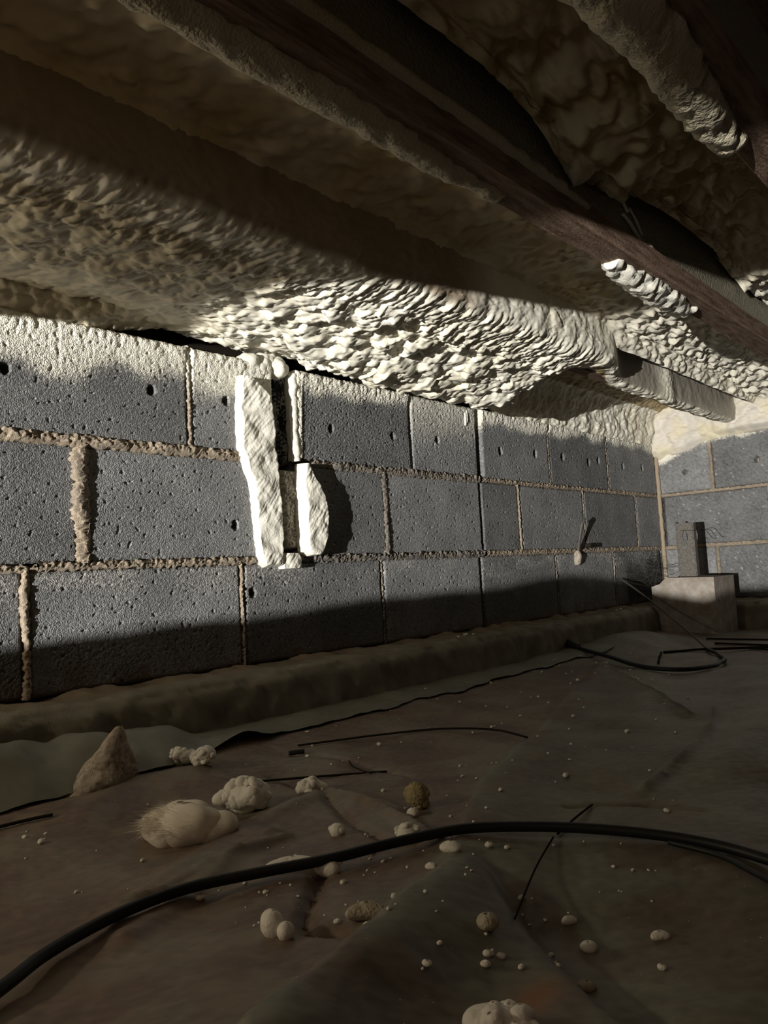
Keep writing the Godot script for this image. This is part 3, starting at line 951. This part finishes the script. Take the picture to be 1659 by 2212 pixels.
# ---------------------------------------------------------------- foam round the slot in the wall
func slab(outline: Array, thick: float, edge: float, seed_: float) -> ArrayMesh:   # outline in (z, y): left edge points and right edge points paired row by row
	var nu := 44
	var nv := 190
	var P := PackedVector3Array()
	var rows := outline.size() - 1
	for j in nv:
		var f := float(j) / (nv - 1) * rows
		var k := mini(int(f), rows - 1)
		var t := f - k
		var a: Vector3 = outline[k].cubic_interpolate(outline[k + 1], outline[maxi(k - 1, 0)], outline[mini(k + 2, rows)], t)
		var tip := minf(float(j), float(nv - 1 - j)) / 7.0
		for i in nu:
			var u := float(i) / (nu - 1)
			var z := lerpf(a.x, a.y, u)
			var y := a.z
			z += lerpf(0.0022 * NZ.mid.get_noise_2d(y + seed_, 3.0), 0.0022 * NZ.mid.get_noise_2d(y + seed_, 9.0), u)
			var e := minf(u / edge, (1.0 - u) / 0.05)
			var dome_ := pow(clampf(e, 0.0, 1.0), 0.5) * pow(clampf(tip, 0.0, 1.0), 0.5)
			var x := -0.006 + (thick + 0.006) * dome_ * (0.93 + 0.10 * sin(PI * u))
			x += dome_ * (0.006 * NZ.broad.get_noise_3d(z * 1.3, y * 1.3, seed_) + 0.0008 * NZ.mid.get_noise_3d(z, y, seed_) + 0.0028 * dome(NZ.lump, z, y, seed_) * (0.4 + 0.8 * ss(0.5, 0.9, 1.0 - u)))
			x += dome_ * 0.0009 * NZ.rib.get_noise_2d(y + z * 1.2, z * 0.3) * ss(0.0, 0.25, NZ.broad.get_noise_2d(y * 0.7, seed_ + 2.0) + 0.15)
			P.append(Vector3(x, y, z))
	return grid_mesh(nu, nv, P, PackedColorArray(), true)

func slot_foam() -> void:
	var at := Vector3(0, 0.19, 1.98)
	var t := thing("foam_strip", "long flat cream foam strip standing along the left side of the wall slot", "spray foam", at)
	# rows from the bottom up: (right edge z, left edge z, y)
	var rows := [Vector3(1.948, 2.000, 0.188), Vector3(1.949, 2.012, 0.210), Vector3(1.948, 2.018, 0.258), Vector3(1.947, 2.022, 0.31), Vector3(1.948, 2.026, 0.352), Vector3(1.949, 2.044, 0.40), Vector3(1.952, 2.050, 0.44), Vector3(1.955, 2.049, 0.49), Vector3(1.964, 2.047, 0.525), Vector3(1.982, 2.046, 0.546), Vector3(2.008, 2.044, 0.558), Vector3(2.032, 2.042, 0.566)]
	var mesh := put("slab", slab(rows, 0.020, 0.16, 1.0), M.foam_plain, t)
	mesh.position = -at
	var toe := put("toe", slab([Vector3(1.902, 1.955, 0.184), Vector3(1.896, 1.958, 0.194), Vector3(1.898, 1.956, 0.206), Vector3(1.905, 1.955, 0.216)], 0.016, 0.2, 3.0), M.foam_plain, t)
	toe.position = -at
	at = Vector3(0, 0.212, 1.87)
	t = thing("foam_lobe", "teardrop lobe of cream foam on the right side of the slot, throwing a round shadow", "spray foam", at)
	mesh = put("lobe", slab([Vector3(1.868, 1.886, 0.208), Vector3(1.846, 1.897, 0.222), Vector3(1.832, 1.900, 0.250), Vector3(1.826, 1.900, 0.285), Vector3(1.828, 1.900, 0.315), Vector3(1.842, 1.899, 0.345), Vector3(1.862, 1.897, 0.372), Vector3(1.878, 1.894, 0.392), Vector3(1.886, 1.893, 0.402)], 0.030, 0.18, 2.0), M.foam_plain, t)
	mesh.position = -at
	at = Vector3(0.0, 0.40, 1.89)
	t = thing("foam_seam", "narrow white foam rim down the edge of the block right of the slot", "spray foam", at)
	put("rim", tube(smooth_path([Vector3(-0.004, 0.008, 0.0), Vector3(-0.002, 0.05, 0.004), Vector3(-0.004, 0.11, 0.003), Vector3(-0.003, 0.16, 0.002), Vector3(-0.004, 0.195, 0.001)], 14), 0.007, 14, 0.005), M.foam_plain, t)
	# swollen foam over the head of the slot
	at = Vector3(0.0, 0.572, 1.955)
	t = thing("foam_plug", "swollen knobs of cream foam bridging the top of the wall slot", "spray foam", at)
	var k := 0
	for d in [[Vector3(-0.012, 0.004, 0.045), Vector3(0.020, 0.022, 0.026)], [Vector3(-0.016, 0.004, 0.012), Vector3(0.024, 0.024, 0.028)], [Vector3(-0.010, 0.012, -0.026), Vector3(0.020, 0.019, 0.024)], [Vector3(-0.02, 0.02, -0.008), Vector3(0.02, 0.02, 0.03)]]:
		var o := put("knob", blob(d[1], 0.010, "lump", 3.0 + k, 40, 26), M.foam_plain, t)
		o.position = d[0]
		k += 1
	# small drips on the block faces
	for d in [Vector2(1.268, 0.592), Vector2(1.275, 0.585)]:
		t = thing("foam_drip", "thin white foam drip running down the dusted block left of the crack" if d.x < 1.27 else "shorter white foam drip beside the crack", "spray foam", Vector3(0.0, d.y - 0.035, d.x))
		put("drip", tube(smooth_path([Vector3(0.0, 0.0, 0.0), Vector3(0.002, 0.012, 0.001), Vector3(0.001, 0.035, 0.0)], 6), 0.0032, 8, 0.001), M.foam_plain, t)

# ---------------------------------------------------------------- pier, stub and hook by the corner
func corner_things() -> void:
	var t := thing("concrete_pier", "squat grey concrete pier block standing in the corner, its top edge chipped", "pier", Vector3(0.19, -0.12, 0.24))
	var st := begin()
	# front outline with the broken upper left corner
	var face := [Vector2(-0.105, 0.0), Vector2(0.108, 0.0), Vector2(0.108, 0.213), Vector2(-0.048, 0.216), Vector2(-0.062, 0.208), Vector2(-0.074, 0.196), Vector2(-0.094, 0.190), Vector2(-0.105, 0.186)]
	var zf := 0.10
	var zb := -0.10
	for i in face.size():
		var a: Vector2 = face[i]
		var b: Vector2 = face[(i + 1) % face.size()]
		quad(st, Vector3(a.x, a.y, zb), Vector3(b.x, b.y, zb), Vector3(b.x, b.y, zf), Vector3(a.x, a.y, zf))
	for i in range(1, face.size() - 1):
		st.add_vertex(Vector3(face[0].x, face[0].y, zf)); st.add_vertex(Vector3(face[i + 1].x, face[i + 1].y, zf)); st.add_vertex(Vector3(face[i].x, face[i].y, zf))
		st.add_vertex(Vector3(face[0].x, face[0].y, zb)); st.add_vertex(Vector3(face[i].x, face[i].y, zb)); st.add_vertex(Vector3(face[i + 1].x, face[i + 1].y, zb))
	put("block", done(st), M.pier, t)
	# steel stub with an oval hole, open channel turned to the camera
	t = thing("steel_stub", "upright steel stub with an oval hole standing on the pier block", "post", Vector3(0.18, 0.093, 0.24))
	var hole := CSGCombiner3D.new()
	hole.name = "web_plate"
	t.add_child(hole)
	var plate := CSGBox3D.new()
	plate.name = "plate"
	plate.size = Vector3(0.055, 0.19, 0.005)
	plate.position = Vector3(0, 0.095, 0.0)
	plate.material = M.steel
	hole.add_child(plate)
	var oval := CSGCylinder3D.new()
	oval.name = "oval"
	oval.operation = CSGShape3D.OPERATION_SUBTRACTION
	oval.radius = 0.0085
	oval.height = 0.05
	oval.sides = 24
	oval.basis = Basis(Vector3.RIGHT, PI / 2) .scaled(Vector3(1, 2.6, 1))
	oval.position = Vector3(0.0, 0.142, 0.0)
	oval.material = M.steel
	hole.add_child(oval)
	put("flange", box(Vector3(0.0275, 0.0, -0.022), Vector3(0.0315, 0.190, 0.002), 0.0008), M.steel, t)
	put("flange", box(Vector3(-0.0315, 0.0, -0.022), Vector3(-0.0275, 0.196, 0.002), 0.0008), M.steel, t)
	t = thing("tie_wire", "thin twisted wire poking right from the steel stub", "wire", Vector3(0.19, 0.255, 0.245))
	put("strand", tube(smooth_path([Vector3(-0.02, 0.002, 0.006), Vector3(0.01, 0.0, 0.008), Vector3(0.035, -0.001, 0.006), Vector3(0.055, 0.004, 0.004), Vector3(0.072, -0.012, 0.004), Vector3(0.085, -0.030, 0.006), Vector3(0.10, -0.035, 0.008)], 6), 0.0009, 6), M.twig, t)
	put("strand", tube(smooth_path([Vector3(0.035, -0.001, 0.006), Vector3(0.05, -0.008, 0.006), Vector3(0.062, -0.025, 0.006), Vector3(0.070, -0.036, 0.006)], 6), 0.0008, 6), M.twig, t)
	# bent strap on the wall
	t = thing("wall_hook", "bent dusty metal hook sticking out of the left wall near the corner", "hook", Vector3(0.0, 0.19, 0.70))
	put("strap", tube(smooth_path([Vector3(0.004, -0.015, 0.006), Vector3(0.010, 0.02, 0.004), Vector3(0.022, 0.06, 0.010), Vector3(0.030, 0.09, 0.010), Vector3(0.034, 0.108, 0.0), Vector3(0.030, 0.112, -0.012), Vector3(0.022, 0.104, -0.018)], 8), 0.006, 10, 0.002, 0.2, 0.6), M.steel, t)
	put("peg", box(Vector3(0.0, 0.022, -0.10), Vector3(0.022, 0.036, -0.055), 0.002), M.twig, t)
	put("mortar_lump", blob(Vector3(0.012, 0.022, 0.014), 0.006, "lump", 9.0), M.stone, t).position = Vector3(0.004, -0.03, 0.006)
	# broken, dusty patch and web strands in the corner
	t = thing("cobweb", "sooty cobweb strands stretched across the bottom of the inside corner", "cobweb", Vector3(0.05, 0.0, 0.12))
	rng.seed = 77
	var st2 := begin()
	for k in 46:
		var a := Vector3(-0.046, rng.randf_range(0.0, 0.19), rng.randf_range(0.02, 0.30))
		var b := Vector3(rng.randf_range(-0.02, 0.10), rng.randf_range(-0.02, 0.17), -0.116 if rng.randf() < 0.5 else rng.randf_range(-0.1, 0.15))
		if b.z > -0.1: b.x = rng.randf_range(0.0, 0.03)
		var mid := (a + b) / 2.0 - Vector3(0, 0.015, 0)
		st2.append_from(tube(smooth_path([a, mid, b], 4), 0.00045, 4), 0, Transform3D())
	var web := put("strand", st2.commit(), M.steel, t)
	web.set_meta("kind", "stuff")

# ---------------------------------------------------------------- cables, sticks
func on_floor(x: float, z: float, up := 0.0) -> Vector3:
	return Vector3(x, floor_y(x, z) + up, z)

func laid(pts: Array, up: float) -> Array:
	var out := []
	for i in pts.size() - 1:
		var n := maxi(1, int((pts[i + 1] - pts[i]).length() / 0.06))
		for k in n:
			var p: Vector2 = pts[i].lerp(pts[i + 1], float(k) / n)
			out.append(p)
	out.append(pts[-1])
	var three := []
	for p in out: three.append(Vector3(p.x, floor_y(p.x, p.y) + up, p.y))
	for pass_ in 4:
		for i in range(1, three.size() - 1):
			three[i].y = maxf(three[i].y, (three[i - 1].y + three[i + 1].y) / 2.0)
	return three

func strand(called: String, pts: Array, r: float, m: Material, label: String, category: String, sides := 10) -> Node3D:
	var base: Vector3 = pts[0]
	var rel := []
	for p in pts: rel.append(p - base)
	var t := thing(called, label, category, base)
	put("strand" if category != "cable" else "jacket", tube(smooth_path(rel, 6), r, sides), m, t)
	return t

func cables_and_sticks() -> void:
	var run := [Vector2(0.70, 2.86), Vector2(0.653, 2.768), Vector2(0.630, 2.725), Vector2(0.615, 2.664), Vector2(0.618, 2.602), Vector2(0.645, 2.548), Vector2(0.678, 2.494), Vector2(0.705, 2.435), Vector2(0.740, 2.378), Vector2(0.787, 2.333), Vector2(0.841, 2.301), Vector2(0.895, 2.282), Vector2(0.942, 2.277), Vector2(0.985, 2.285), Vector2(1.06, 2.31), Vector2(1.2, 2.36)]
	strand("cable", laid(run, 0.0055), 0.0048, M.rubber, "thick black cable curving right across the foreground sheet", "cable", 14)
	strand("cable", laid([Vector2(0.90, 2.286), Vector2(0.945, 2.292), Vector2(0.985, 2.318), Vector2(1.05, 2.36), Vector2(1.15, 2.40)], 0.004), 0.0024, M.rubber, "thinner black cable splitting off at the right edge", "cable")
	# the loop with a plug, climbing into the corner
	var loop := laid([Vector2(0.125, 1.005), Vector2(0.20, 1.06), Vector2(0.289, 1.128), Vector2(0.39, 1.205), Vector2(0.459, 1.237), Vector2(0.52, 1.215), Vector2(0.55, 1.13), Vector2(0.535, 1.01), Vector2(0.470, 0.87), Vector2(0.40, 0.75)], 0.006)
	var wire := [loop[-1] + Vector3(0, 0.001, 0), Vector3(0.30, -0.055, 0.62), Vector3(0.19, -0.01, 0.50), Vector3(0.09, 0.05, 0.44), Vector3(0.008, 0.10, 0.41)]
	strand("wire", wire, 0.0028, M.steel, "dusty wire rising from the looped cable to the left wall", "wire", 8)
	var t := strand("cable", loop, 0.0052, M.rubber, "black cable looped on the sheet with its plug against the footing", "cable", 12)
	var plug := put("plug", tube(smooth_path([Vector3(-0.045, 0.010, -0.035), Vector3(-0.02, 0.006, -0.018), Vector3(0.0, 0.003, 0.0), Vector3(0.03, 0.001, 0.02)], 6), 0.012, 12, 0.0, 0.5), M.rubber, t)
	plug.set_meta("label", "tapered black plug")
	var sticks := [
		[[Vector2(0.375, 2.335), Vector2(0.42, 2.265), Vector2(0.472, 2.186)], 0.0016, "straight dark rod lying left of centre beside the ragged foam flake"],
		[[Vector2(0.262, 2.158), Vector2(0.33, 2.05), Vector2(0.396, 1.969), Vector2(0.48, 1.94), Vector2(0.561, 1.969)], 0.0017, "long dark bowed rod lying below the middle of the footing"],
		[[Vector2(0.172, 2.60), Vector2(0.20, 2.52), Vector2(0.213, 2.484)], 0.0022, "dark stick in front of the pale rock at the left edge"],
		[[Vector2(0.27, 2.64), Vector2(0.285, 2.59), Vector2(0.294, 2.563)], 0.0020, "short dark stick at the left edge below the pale rock"],
		[[Vector2(0.779, 2.195), Vector2(0.790, 2.255), Vector2(0.803, 2.313)], 0.0012, "thin dark stick leaning against the far side of the foreground cable"],
		[[Vector2(0.805, 2.325), Vector2(0.83, 2.40), Vector2(0.866, 2.49)], 0.0009, "thin dark twig on the near side of the foreground cable"],
		[[Vector2(0.34, 0.90), Vector2(0.40, 0.78), Vector2(0.62, 0.62), Vector2(0.9, 0.5)], 0.0035, "dark root lying in front of the pier block"],
		[[Vector2(0.38, 0.62), Vector2(0.6, 0.66), Vector2(0.95, 0.72)], 0.003, "second dark root crossing the first before the pier"],
		[[Vector2(0.30, 0.46), Vector2(0.5, 0.47), Vector2(0.9, 0.46)], 0.003, "dark root close to the foot of the pier"],
		[[Vector2(0.335, 0.905), Vector2(0.36, 0.98), Vector2(0.385, 1.05)], 0.003, "short root pointing into the cable loop"],
		[[Vector2(0.50, 0.70), Vector2(0.56, 0.74), Vector2(0.63, 0.86)], 0.003, "short root right of the cable loop"],
		[[Vector2(0.395, 2.18), Vector2(0.43, 2.205), Vector2(0.475, 2.22)], 0.0010, "thin dark twig lying beyond the straight rod"],
	]
	for s in sticks:
		strand("stick", laid(s[0], 0.003), s[1], M.twig, s[2], "stick", 7)
	t = thing("peg", "short black peg lying beside the bowed rod", "peg", on_floor(0.30, 2.195, 0.003))
	put("body", tube(smooth_path([Vector3(-0.008, 0.002, 0.008), Vector3(0, 0.003, 0), Vector3(0.008, 0.003, -0.009)], 4), 0.0038, 8), M.rubber, t)

# ---------------------------------------------------------------- scraps on the sheet
const MARKS := [[Vector2(0.23, 2.46), "on the sheet beside the pale rock"], [Vector2(0.25, 2.34), "by the row of crumbly chunks"], [Vector2(0.47, 2.50), "around the wool tuft"], [Vector2(0.46, 2.32), "near the ragged flake and straight rod"],
	[Vector2(0.63, 2.31), "around the olive foam chunk"], [Vector2(0.64, 2.50), "by the long foam sliver"], [Vector2(0.70, 2.40), "beyond the middle of the foreground cable"], [Vector2(0.80, 2.40), "on the near side of the cable's crest"], [Vector2(0.79, 2.56), "along the big sheet fold"],
	[Vector2(0.90, 2.45), "around the notched flake at lower right"], [Vector2(0.93, 2.35), "close to the cable at the right edge"], [Vector2(0.40, 2.0), "around the bowed rod"], [Vector2(0.23, 1.9), "on the sheet by the plastic strip"], [Vector2(0.55, 1.7), "on the broad sheet beyond the cable"], [Vector2(0.35, 1.1), "near the looped cable"], [Vector2(0.45, 0.75), "in front of the pier"], [Vector2(0.72, 2.62), "near the curled nugget"]]

func scraps() -> void:
	# the pale rock at the left
	var t := thing("rock", "pale pointed rock leaning on the plastic at the left", "rock", on_floor(0.222, 2.46, -0.006))
	var nu := 64
	var nv := 44
	var P := PackedVector3Array()
	for j in nv:
		var v := float(j) / (nv - 1)
		for i in nu + 1:
			var ph := TAU * (i % nu) / nu
			var foot := maxf(0.0, sin(ph - 0.35))
			var r := pow(1.0 - v * v, 0.5) * lerpf(1.0, 0.42, v) * (1.0 + 0.75 * foot * pow(1.0 - v, 3.0))
			var lean := Vector3(0.012 * v, 0.0, -0.016 * v)
			var d := Vector3(cos(ph) * 0.028, 0, sin(ph) * 0.046) * r
			var q := d + lean + Vector3(0, 0.080 * v, 0)
			q += d.normalized() * (0.009 * NZ.broad.get_noise_3d(q.x * 1.6, q.y * 1.6, q.z * 1.6) + 0.0022 * NZ.mid.get_noise_3d(q.x, q.y, q.z)) * (1.0 - v)
			P.append(q)
	put("stone", grid_mesh(nu + 1, nv, P, PackedColorArray(), true, true), M.stone, t)
	# tuft of mineral wool: a soft core in a coat of fibres
	t = thing("wool_tuft", "soft pale tuft of insulation wool in front of the foam chunks", "insulation tuft", on_floor(0.475, 2.505, -0.002))
	t.rotation.y = 0.5
	var wool := begin()
	rng.seed = 5
	var lobes := [[Vector3(0, -0.002, 0), Vector3(0.040, 0.018, 0.026)], [Vector3(0.014, 0.0, -0.004), Vector3(0.034, 0.014, 0.018)], [Vector3(-0.012, -0.002, 0.006), Vector3(0.031, 0.016, 0.024)], [Vector3(-0.010, 0.004, -0.006), Vector3(0.028, 0.015, 0.020)], [Vector3(0.028, -0.001, -0.006), Vector3(0.024, 0.010, 0.013)]]
	for l in lobes:
		wool.append_from(blob(l[1], 0.010, "flake", l[0].x * 90.0, 30, 18), 0, Transform3D(Basis(), l[0]))
	put("core", wool.commit(), M.wool, t)
	var st := begin()
	for k in 15000:
		var d := Vector3(rng.randfn(), absf(rng.randfn()) + 0.1, rng.randfn()).normalized()
		var l: Array = lobes[rng.randi() % 5]
		var base: Vector3 = l[0] + Vector3(0, l[1].y, 0) + d * l[1] * 0.97
		var side := Vector3(rng.randfn(), rng.randfn() * 0.4, rng.randfn()).normalized()
		var tip := base + d * rng.randf_range(0.0002, 0.003) + (side + Vector3(-0.7, -0.1, 0.5)) * rng.randf_range(0.004, 0.013)
		tip.y = maxf(tip.y, 0.001)
		var wv := d.cross(side).normalized() * 0.00026
		st.add_vertex(base - wv); st.add_vertex(base + wv); st.add_vertex(tip)
	var fibres := put("fibre", done(st), M.wool, t)
	fibres.set_meta("kind", "stuff")
	# named pieces: x, z, radii, lump size, turn, material, label
	var list := [
		[0.462, 2.415, Vector3(0.027, 0.020, 0.022), 0.012, "lump", 0.4, "foam_plain", "foam_chunk", "largest knobbly cream foam chunk behind the wool tuft"],
		[0.395, 2.492, Vector3(0.015, 0.006, 0.008), 0.002, "lump", 1.0, "foam_plain", "foam_bean", "smooth bean of foam left of the wool tuft"],
		[0.212, 2.372, Vector3(0.010, 0.010, 0.008), 0.006, "popcorn", 0.0, "foam_plain", "foam_chunk", "leftmost crumbly foam chunk of the row beside the pale rock"],
		[0.228, 2.352, Vector3(0.013, 0.013, 0.010), 0.008, "popcorn", 0.7, "foam_plain", "foam_chunk", "second crumbly foam chunk from the pale rock"],
		[0.246, 2.343, Vector3(0.014, 0.011, 0.010), 0.008, "popcorn", 1.4, "foam_plain", "foam_chunk", "third crumbly foam chunk from the pale rock"],
		[0.270, 2.338, Vector3(0.018, 0.013, 0.012), 0.010, "popcorn", 2.0, "foam_plain", "foam_chunk", "rightmost crumbly foam chunk of the row by the rock"],
		[0.466, 2.320, Vector3(0.019, 0.010, 0.012), 0.009, "popcorn", 0.9, "foam_plain", "foam_flake", "ragged white foam flake beside the straight rod"],
		[0.635, 2.318, Vector3(0.013, 0.014, 0.009), 0.008, "lump", 0.2, "foam_olive", "foam_chunk", "olive tan foam chunk standing upright in the middle of the floor"],
		[0.692, 2.402, Vector3(0.013, 0.008, 0.009), 0.008, "popcorn", 0.4, "foam_plain", "foam_chunk", "small knobbly foam chunk just beyond the foreground cable"],
		[0.640, 2.505, Vector3(0.024, 0.005, 0.008), 0.003, "lump", 0.75, "foam_plain", "foam_bean", "long smooth foam sliver left of centre beyond the cable"],
		[0.676, 2.492, Vector3(0.010, 0.006, 0.007), 0.006, "lump", 0.3, "foam_plain", "foam_bean", "two-lobed foam nugget touching the far side of the cable"],
		[0.757, 2.420, Vector3(0.009, 0.004, 0.007), 0.003, "lump", 0.3, "foam_plain", "foam_bean", "hollow oval foam flake on the near side of the cable"],
		[0.756, 2.448, Vector3(0.005, 0.003, 0.004), 0.001, "lump", 0.3, "foam_plain", "foam_bean", "small round foam pellet beside the hollow foam flake"],
		[0.748, 2.618, Vector3(0.008, 0.009, 0.006), 0.005, "lump", 0.2, "foam_plain", "foam_curl", "curled foam nugget standing on the near sheet left of centre"],
		[0.762, 2.618, Vector3(0.007, 0.006, 0.006), 0.004, "lump", 2.2, "foam_plain", "foam_curl", "small foam knob against the curled nugget"],
		[0.794, 2.570, Vector3(0.015, 0.006, 0.007), 0.002, "lump", 0.7, "foam_dim", "foam_bean", "grey kidney-shaped foam piece beside the big sheet fold"],
		[0.808, 2.584, Vector3(0.004, 0.004, 0.004), 0.001, "lump", 0.0, "foam_plain", "foam_bean", "round pellet just below the kidney-shaped foam piece"],
		[0.862, 2.520, Vector3(0.008, 0.005, 0.010), 0.003, "lump", 0.5, "foam_dim", "foam_flake", "pointed grey foam flake right of the big sheet fold"],
		[0.932, 2.609, Vector3(0.021, 0.009, 0.016), 0.010, "popcorn", 0.5, "foam_plain", "foam_chunk", "pale foam chunk cut by the bottom edge of the picture"],
		[0.903, 2.452, Vector3(0.006, 0.003, 0.005), 0.004, "lump", 0.5, "foam_plain", "foam_flake", "notched white foam flake on the right foreground sheet"],
		[0.940, 2.411, Vector3(0.007, 0.003, 0.004), 0.002, "lump", 0.8, "foam_plain", "foam_bean", "oval foam pellet to the right of the notched flake"],
		[0.878, 2.434, Vector3(0.006, 0.003, 0.003), 0.001, "lump", 0.9, "foam_plain", "foam_bean", "slim foam pellet beyond the notched flake"],
		[0.927, 2.500, Vector3(0.006, 0.003, 0.005), 0.002, "lump", 0.2, "foam_dim", "foam_flake", "greyish flake lying in the dark crease at lower right"],
		[0.650, 2.345, Vector3(0.005, 0.004, 0.005), 0.003, "lump", 0.2, "foam_plain", "foam_bean", "small foam nugget below the olive chunk"],
		[0.612, 2.420, Vector3(0.007, 0.006, 0.006), 0.005, "popcorn", 0.2, "foam_plain", "foam_chunk", "small ragged foam lump right of the largest chunk"],
	]
	var k := 0.0
	for d in list:
		k += 1.0
		t = thing(d[7], d[8], "foam scrap", on_floor(d[0], d[1], -0.0015))
		t.rotation.y = d[5]
		put("body", cluster(d[2] * 1.05, 26 if d[2].x > 0.012 else 16, int(k * 7)) if d[4] == "popcorn" or d[7] == "foam_chunk" else blob(d[2], d[3], d[4], k * 3.1, 40 if d[2].x > 0.012 else 24, 26 if d[2].x > 0.012 else 16, 0.25 if d[7] == "foam_bean" else 0.0), M[d[6]], t)
	# crumbs
	var kinds := []
	for n in 6:
		kinds.append(blob(Vector3(1.0, 0.55, 0.75) * 0.003 * (0.8 + 0.1 * n), 0.0015, "bead", 5.0 * n, 12, 8))
	rng.seed = 99
	var made := 0
	while made < 230:
		var z := 0.6 + 2.05 * pow(rng.randf(), 0.6)
		var x := rng.randf_range(0.14, 1.05)
		if made % 3 == 0:   # gathered along the big fold and by the cable
			x = 0.62 + 0.3 * rng.randf()
			z = 2.30 + 0.3 * rng.randf()
		if x > 0.2 + 0.34 * (z - 0.2): continue
		if NZ.dirt.get_noise_2d(x * 2.0 + 3.0, z * 2.0) < -0.08: continue
		var big := 0.35 + 0.9 * pow(rng.randf(), 3.0)
		if z < 1.8: big = maxf(big, 0.7)
		var c := put("foam_crumb", kinds[rng.randi() % 6], M.foam_plain)
		c.name = numbered("foam_crumb") if c.name != "foam_crumb" else c.name
		c.position = on_floor(x, z, -0.0004)
		c.rotation.y = rng.randf() * TAU
		c.scale = Vector3.ONE * big
		var near_what := ""
		var best := 1e9
		for w in MARKS:
			var dist := Vector2(x, z).distance_to(w[0])
			if dist < best:
				best = dist
				near_what = w[1]
		var how := "tiny white foam speck" if big < 0.45 else "small white foam crumb" if big < 0.75 else "larger rounded foam crumb"
		tag(c, how + " " + near_what, "foam crumb", how + "s " + near_what)
		made += 1
	# dust of crushed foam, too fine to count
	var dust := MultiMesh.new()
	dust.transform_format = MultiMesh.TRANSFORM_3D
	dust.mesh = kinds[0]
	dust.instance_count = 900
	for k2 in 900:
		var z := 0.7 + 2.0 * pow(rng.randf(), 0.7)
		var x := rng.randf_range(0.13, 1.0)
		if k2 % 2 == 0:
			var c: Array = MARKS[rng.randi() % 12]
			x = c[0].x + 0.06 * rng.randfn()
			z = c[0].y + 0.06 * rng.randfn()
		x = maxf(x, 0.11)
		dust.set_instance_transform(k2, Transform3D(Basis(Vector3.UP, rng.randf() * TAU).scaled(Vector3.ONE * rng.randf_range(0.06, 0.18)), on_floor(x, z)))
	var dm := MultiMeshInstance3D.new()
	dm.name = "foam_dust"
	dm.multimesh = dust
	dm.material_override = M.foam_plain
	add_child(dm)
	tag(dm, "fine dust of crushed foam sprinkled over the plastic sheet", "foam dust")
	dm.set_meta("kind", "stuff")
	# a few crumbs that lie on the footing ledge
	for p in [[0.06, 1.42, 1.3], [0.066, 1.455, 1.2], [0.05, 1.40, 1.4], [0.06, 1.385, 1.2], [0.05, 0.55, 1.2], [0.05, 0.52, 1.3]]:
		var c := put("foam_crumb", kinds[int(p[1] * 100) % 6], M.foam_plain)
		c.name = numbered("ledge_crumb")
		c.position = Vector3(p[0], 0.001, p[1])
		c.scale = Vector3.ONE * p[2]
		tag(c, "white foam crumb lying on the footing ledge", "foam crumb", "foam crumbs on the footing ledge")

func work_light() -> void:
	var t := thing("work_light", "work light standing on the ground sheet behind the camera", "lamp", Vector3(1.6, -0.1, 7.04))
	put("housing", box(Vector3(-0.09, 0.03, -0.02), Vector3(0.09, 0.17, 0.05), 0.01), M.housing, t)
	put("stand", box(Vector3(-0.10, 0.0, -0.06), Vector3(0.10, 0.03, 0.08), 0.006), M.rubber, t)
	var l := put("lens", box(Vector3(-0.07, 0.05, -0.026), Vector3(0.07, 0.15, -0.02), 0.002), M.lens, t)
	l.set_meta("label", "glowing square lens")
	t = thing("fill_lamp", "small fill light added by the left wall behind the camera to brighten the shade", "lamp", Vector3(0.09, -0.09, 3.45))  # added fill source, out of view, lifts the floor and left foam
	put("base", box(Vector3(-0.04, 0.0, -0.04), Vector3(0.04, 0.44, 0.04), 0.012), M.rubber, t)
	var ball := SphereMesh.new()
	ball.radius = 0.034
	ball.height = 0.068
	put("fill_bulb", ball, M.lens, t).position = Vector3(0, 0.49, 0)
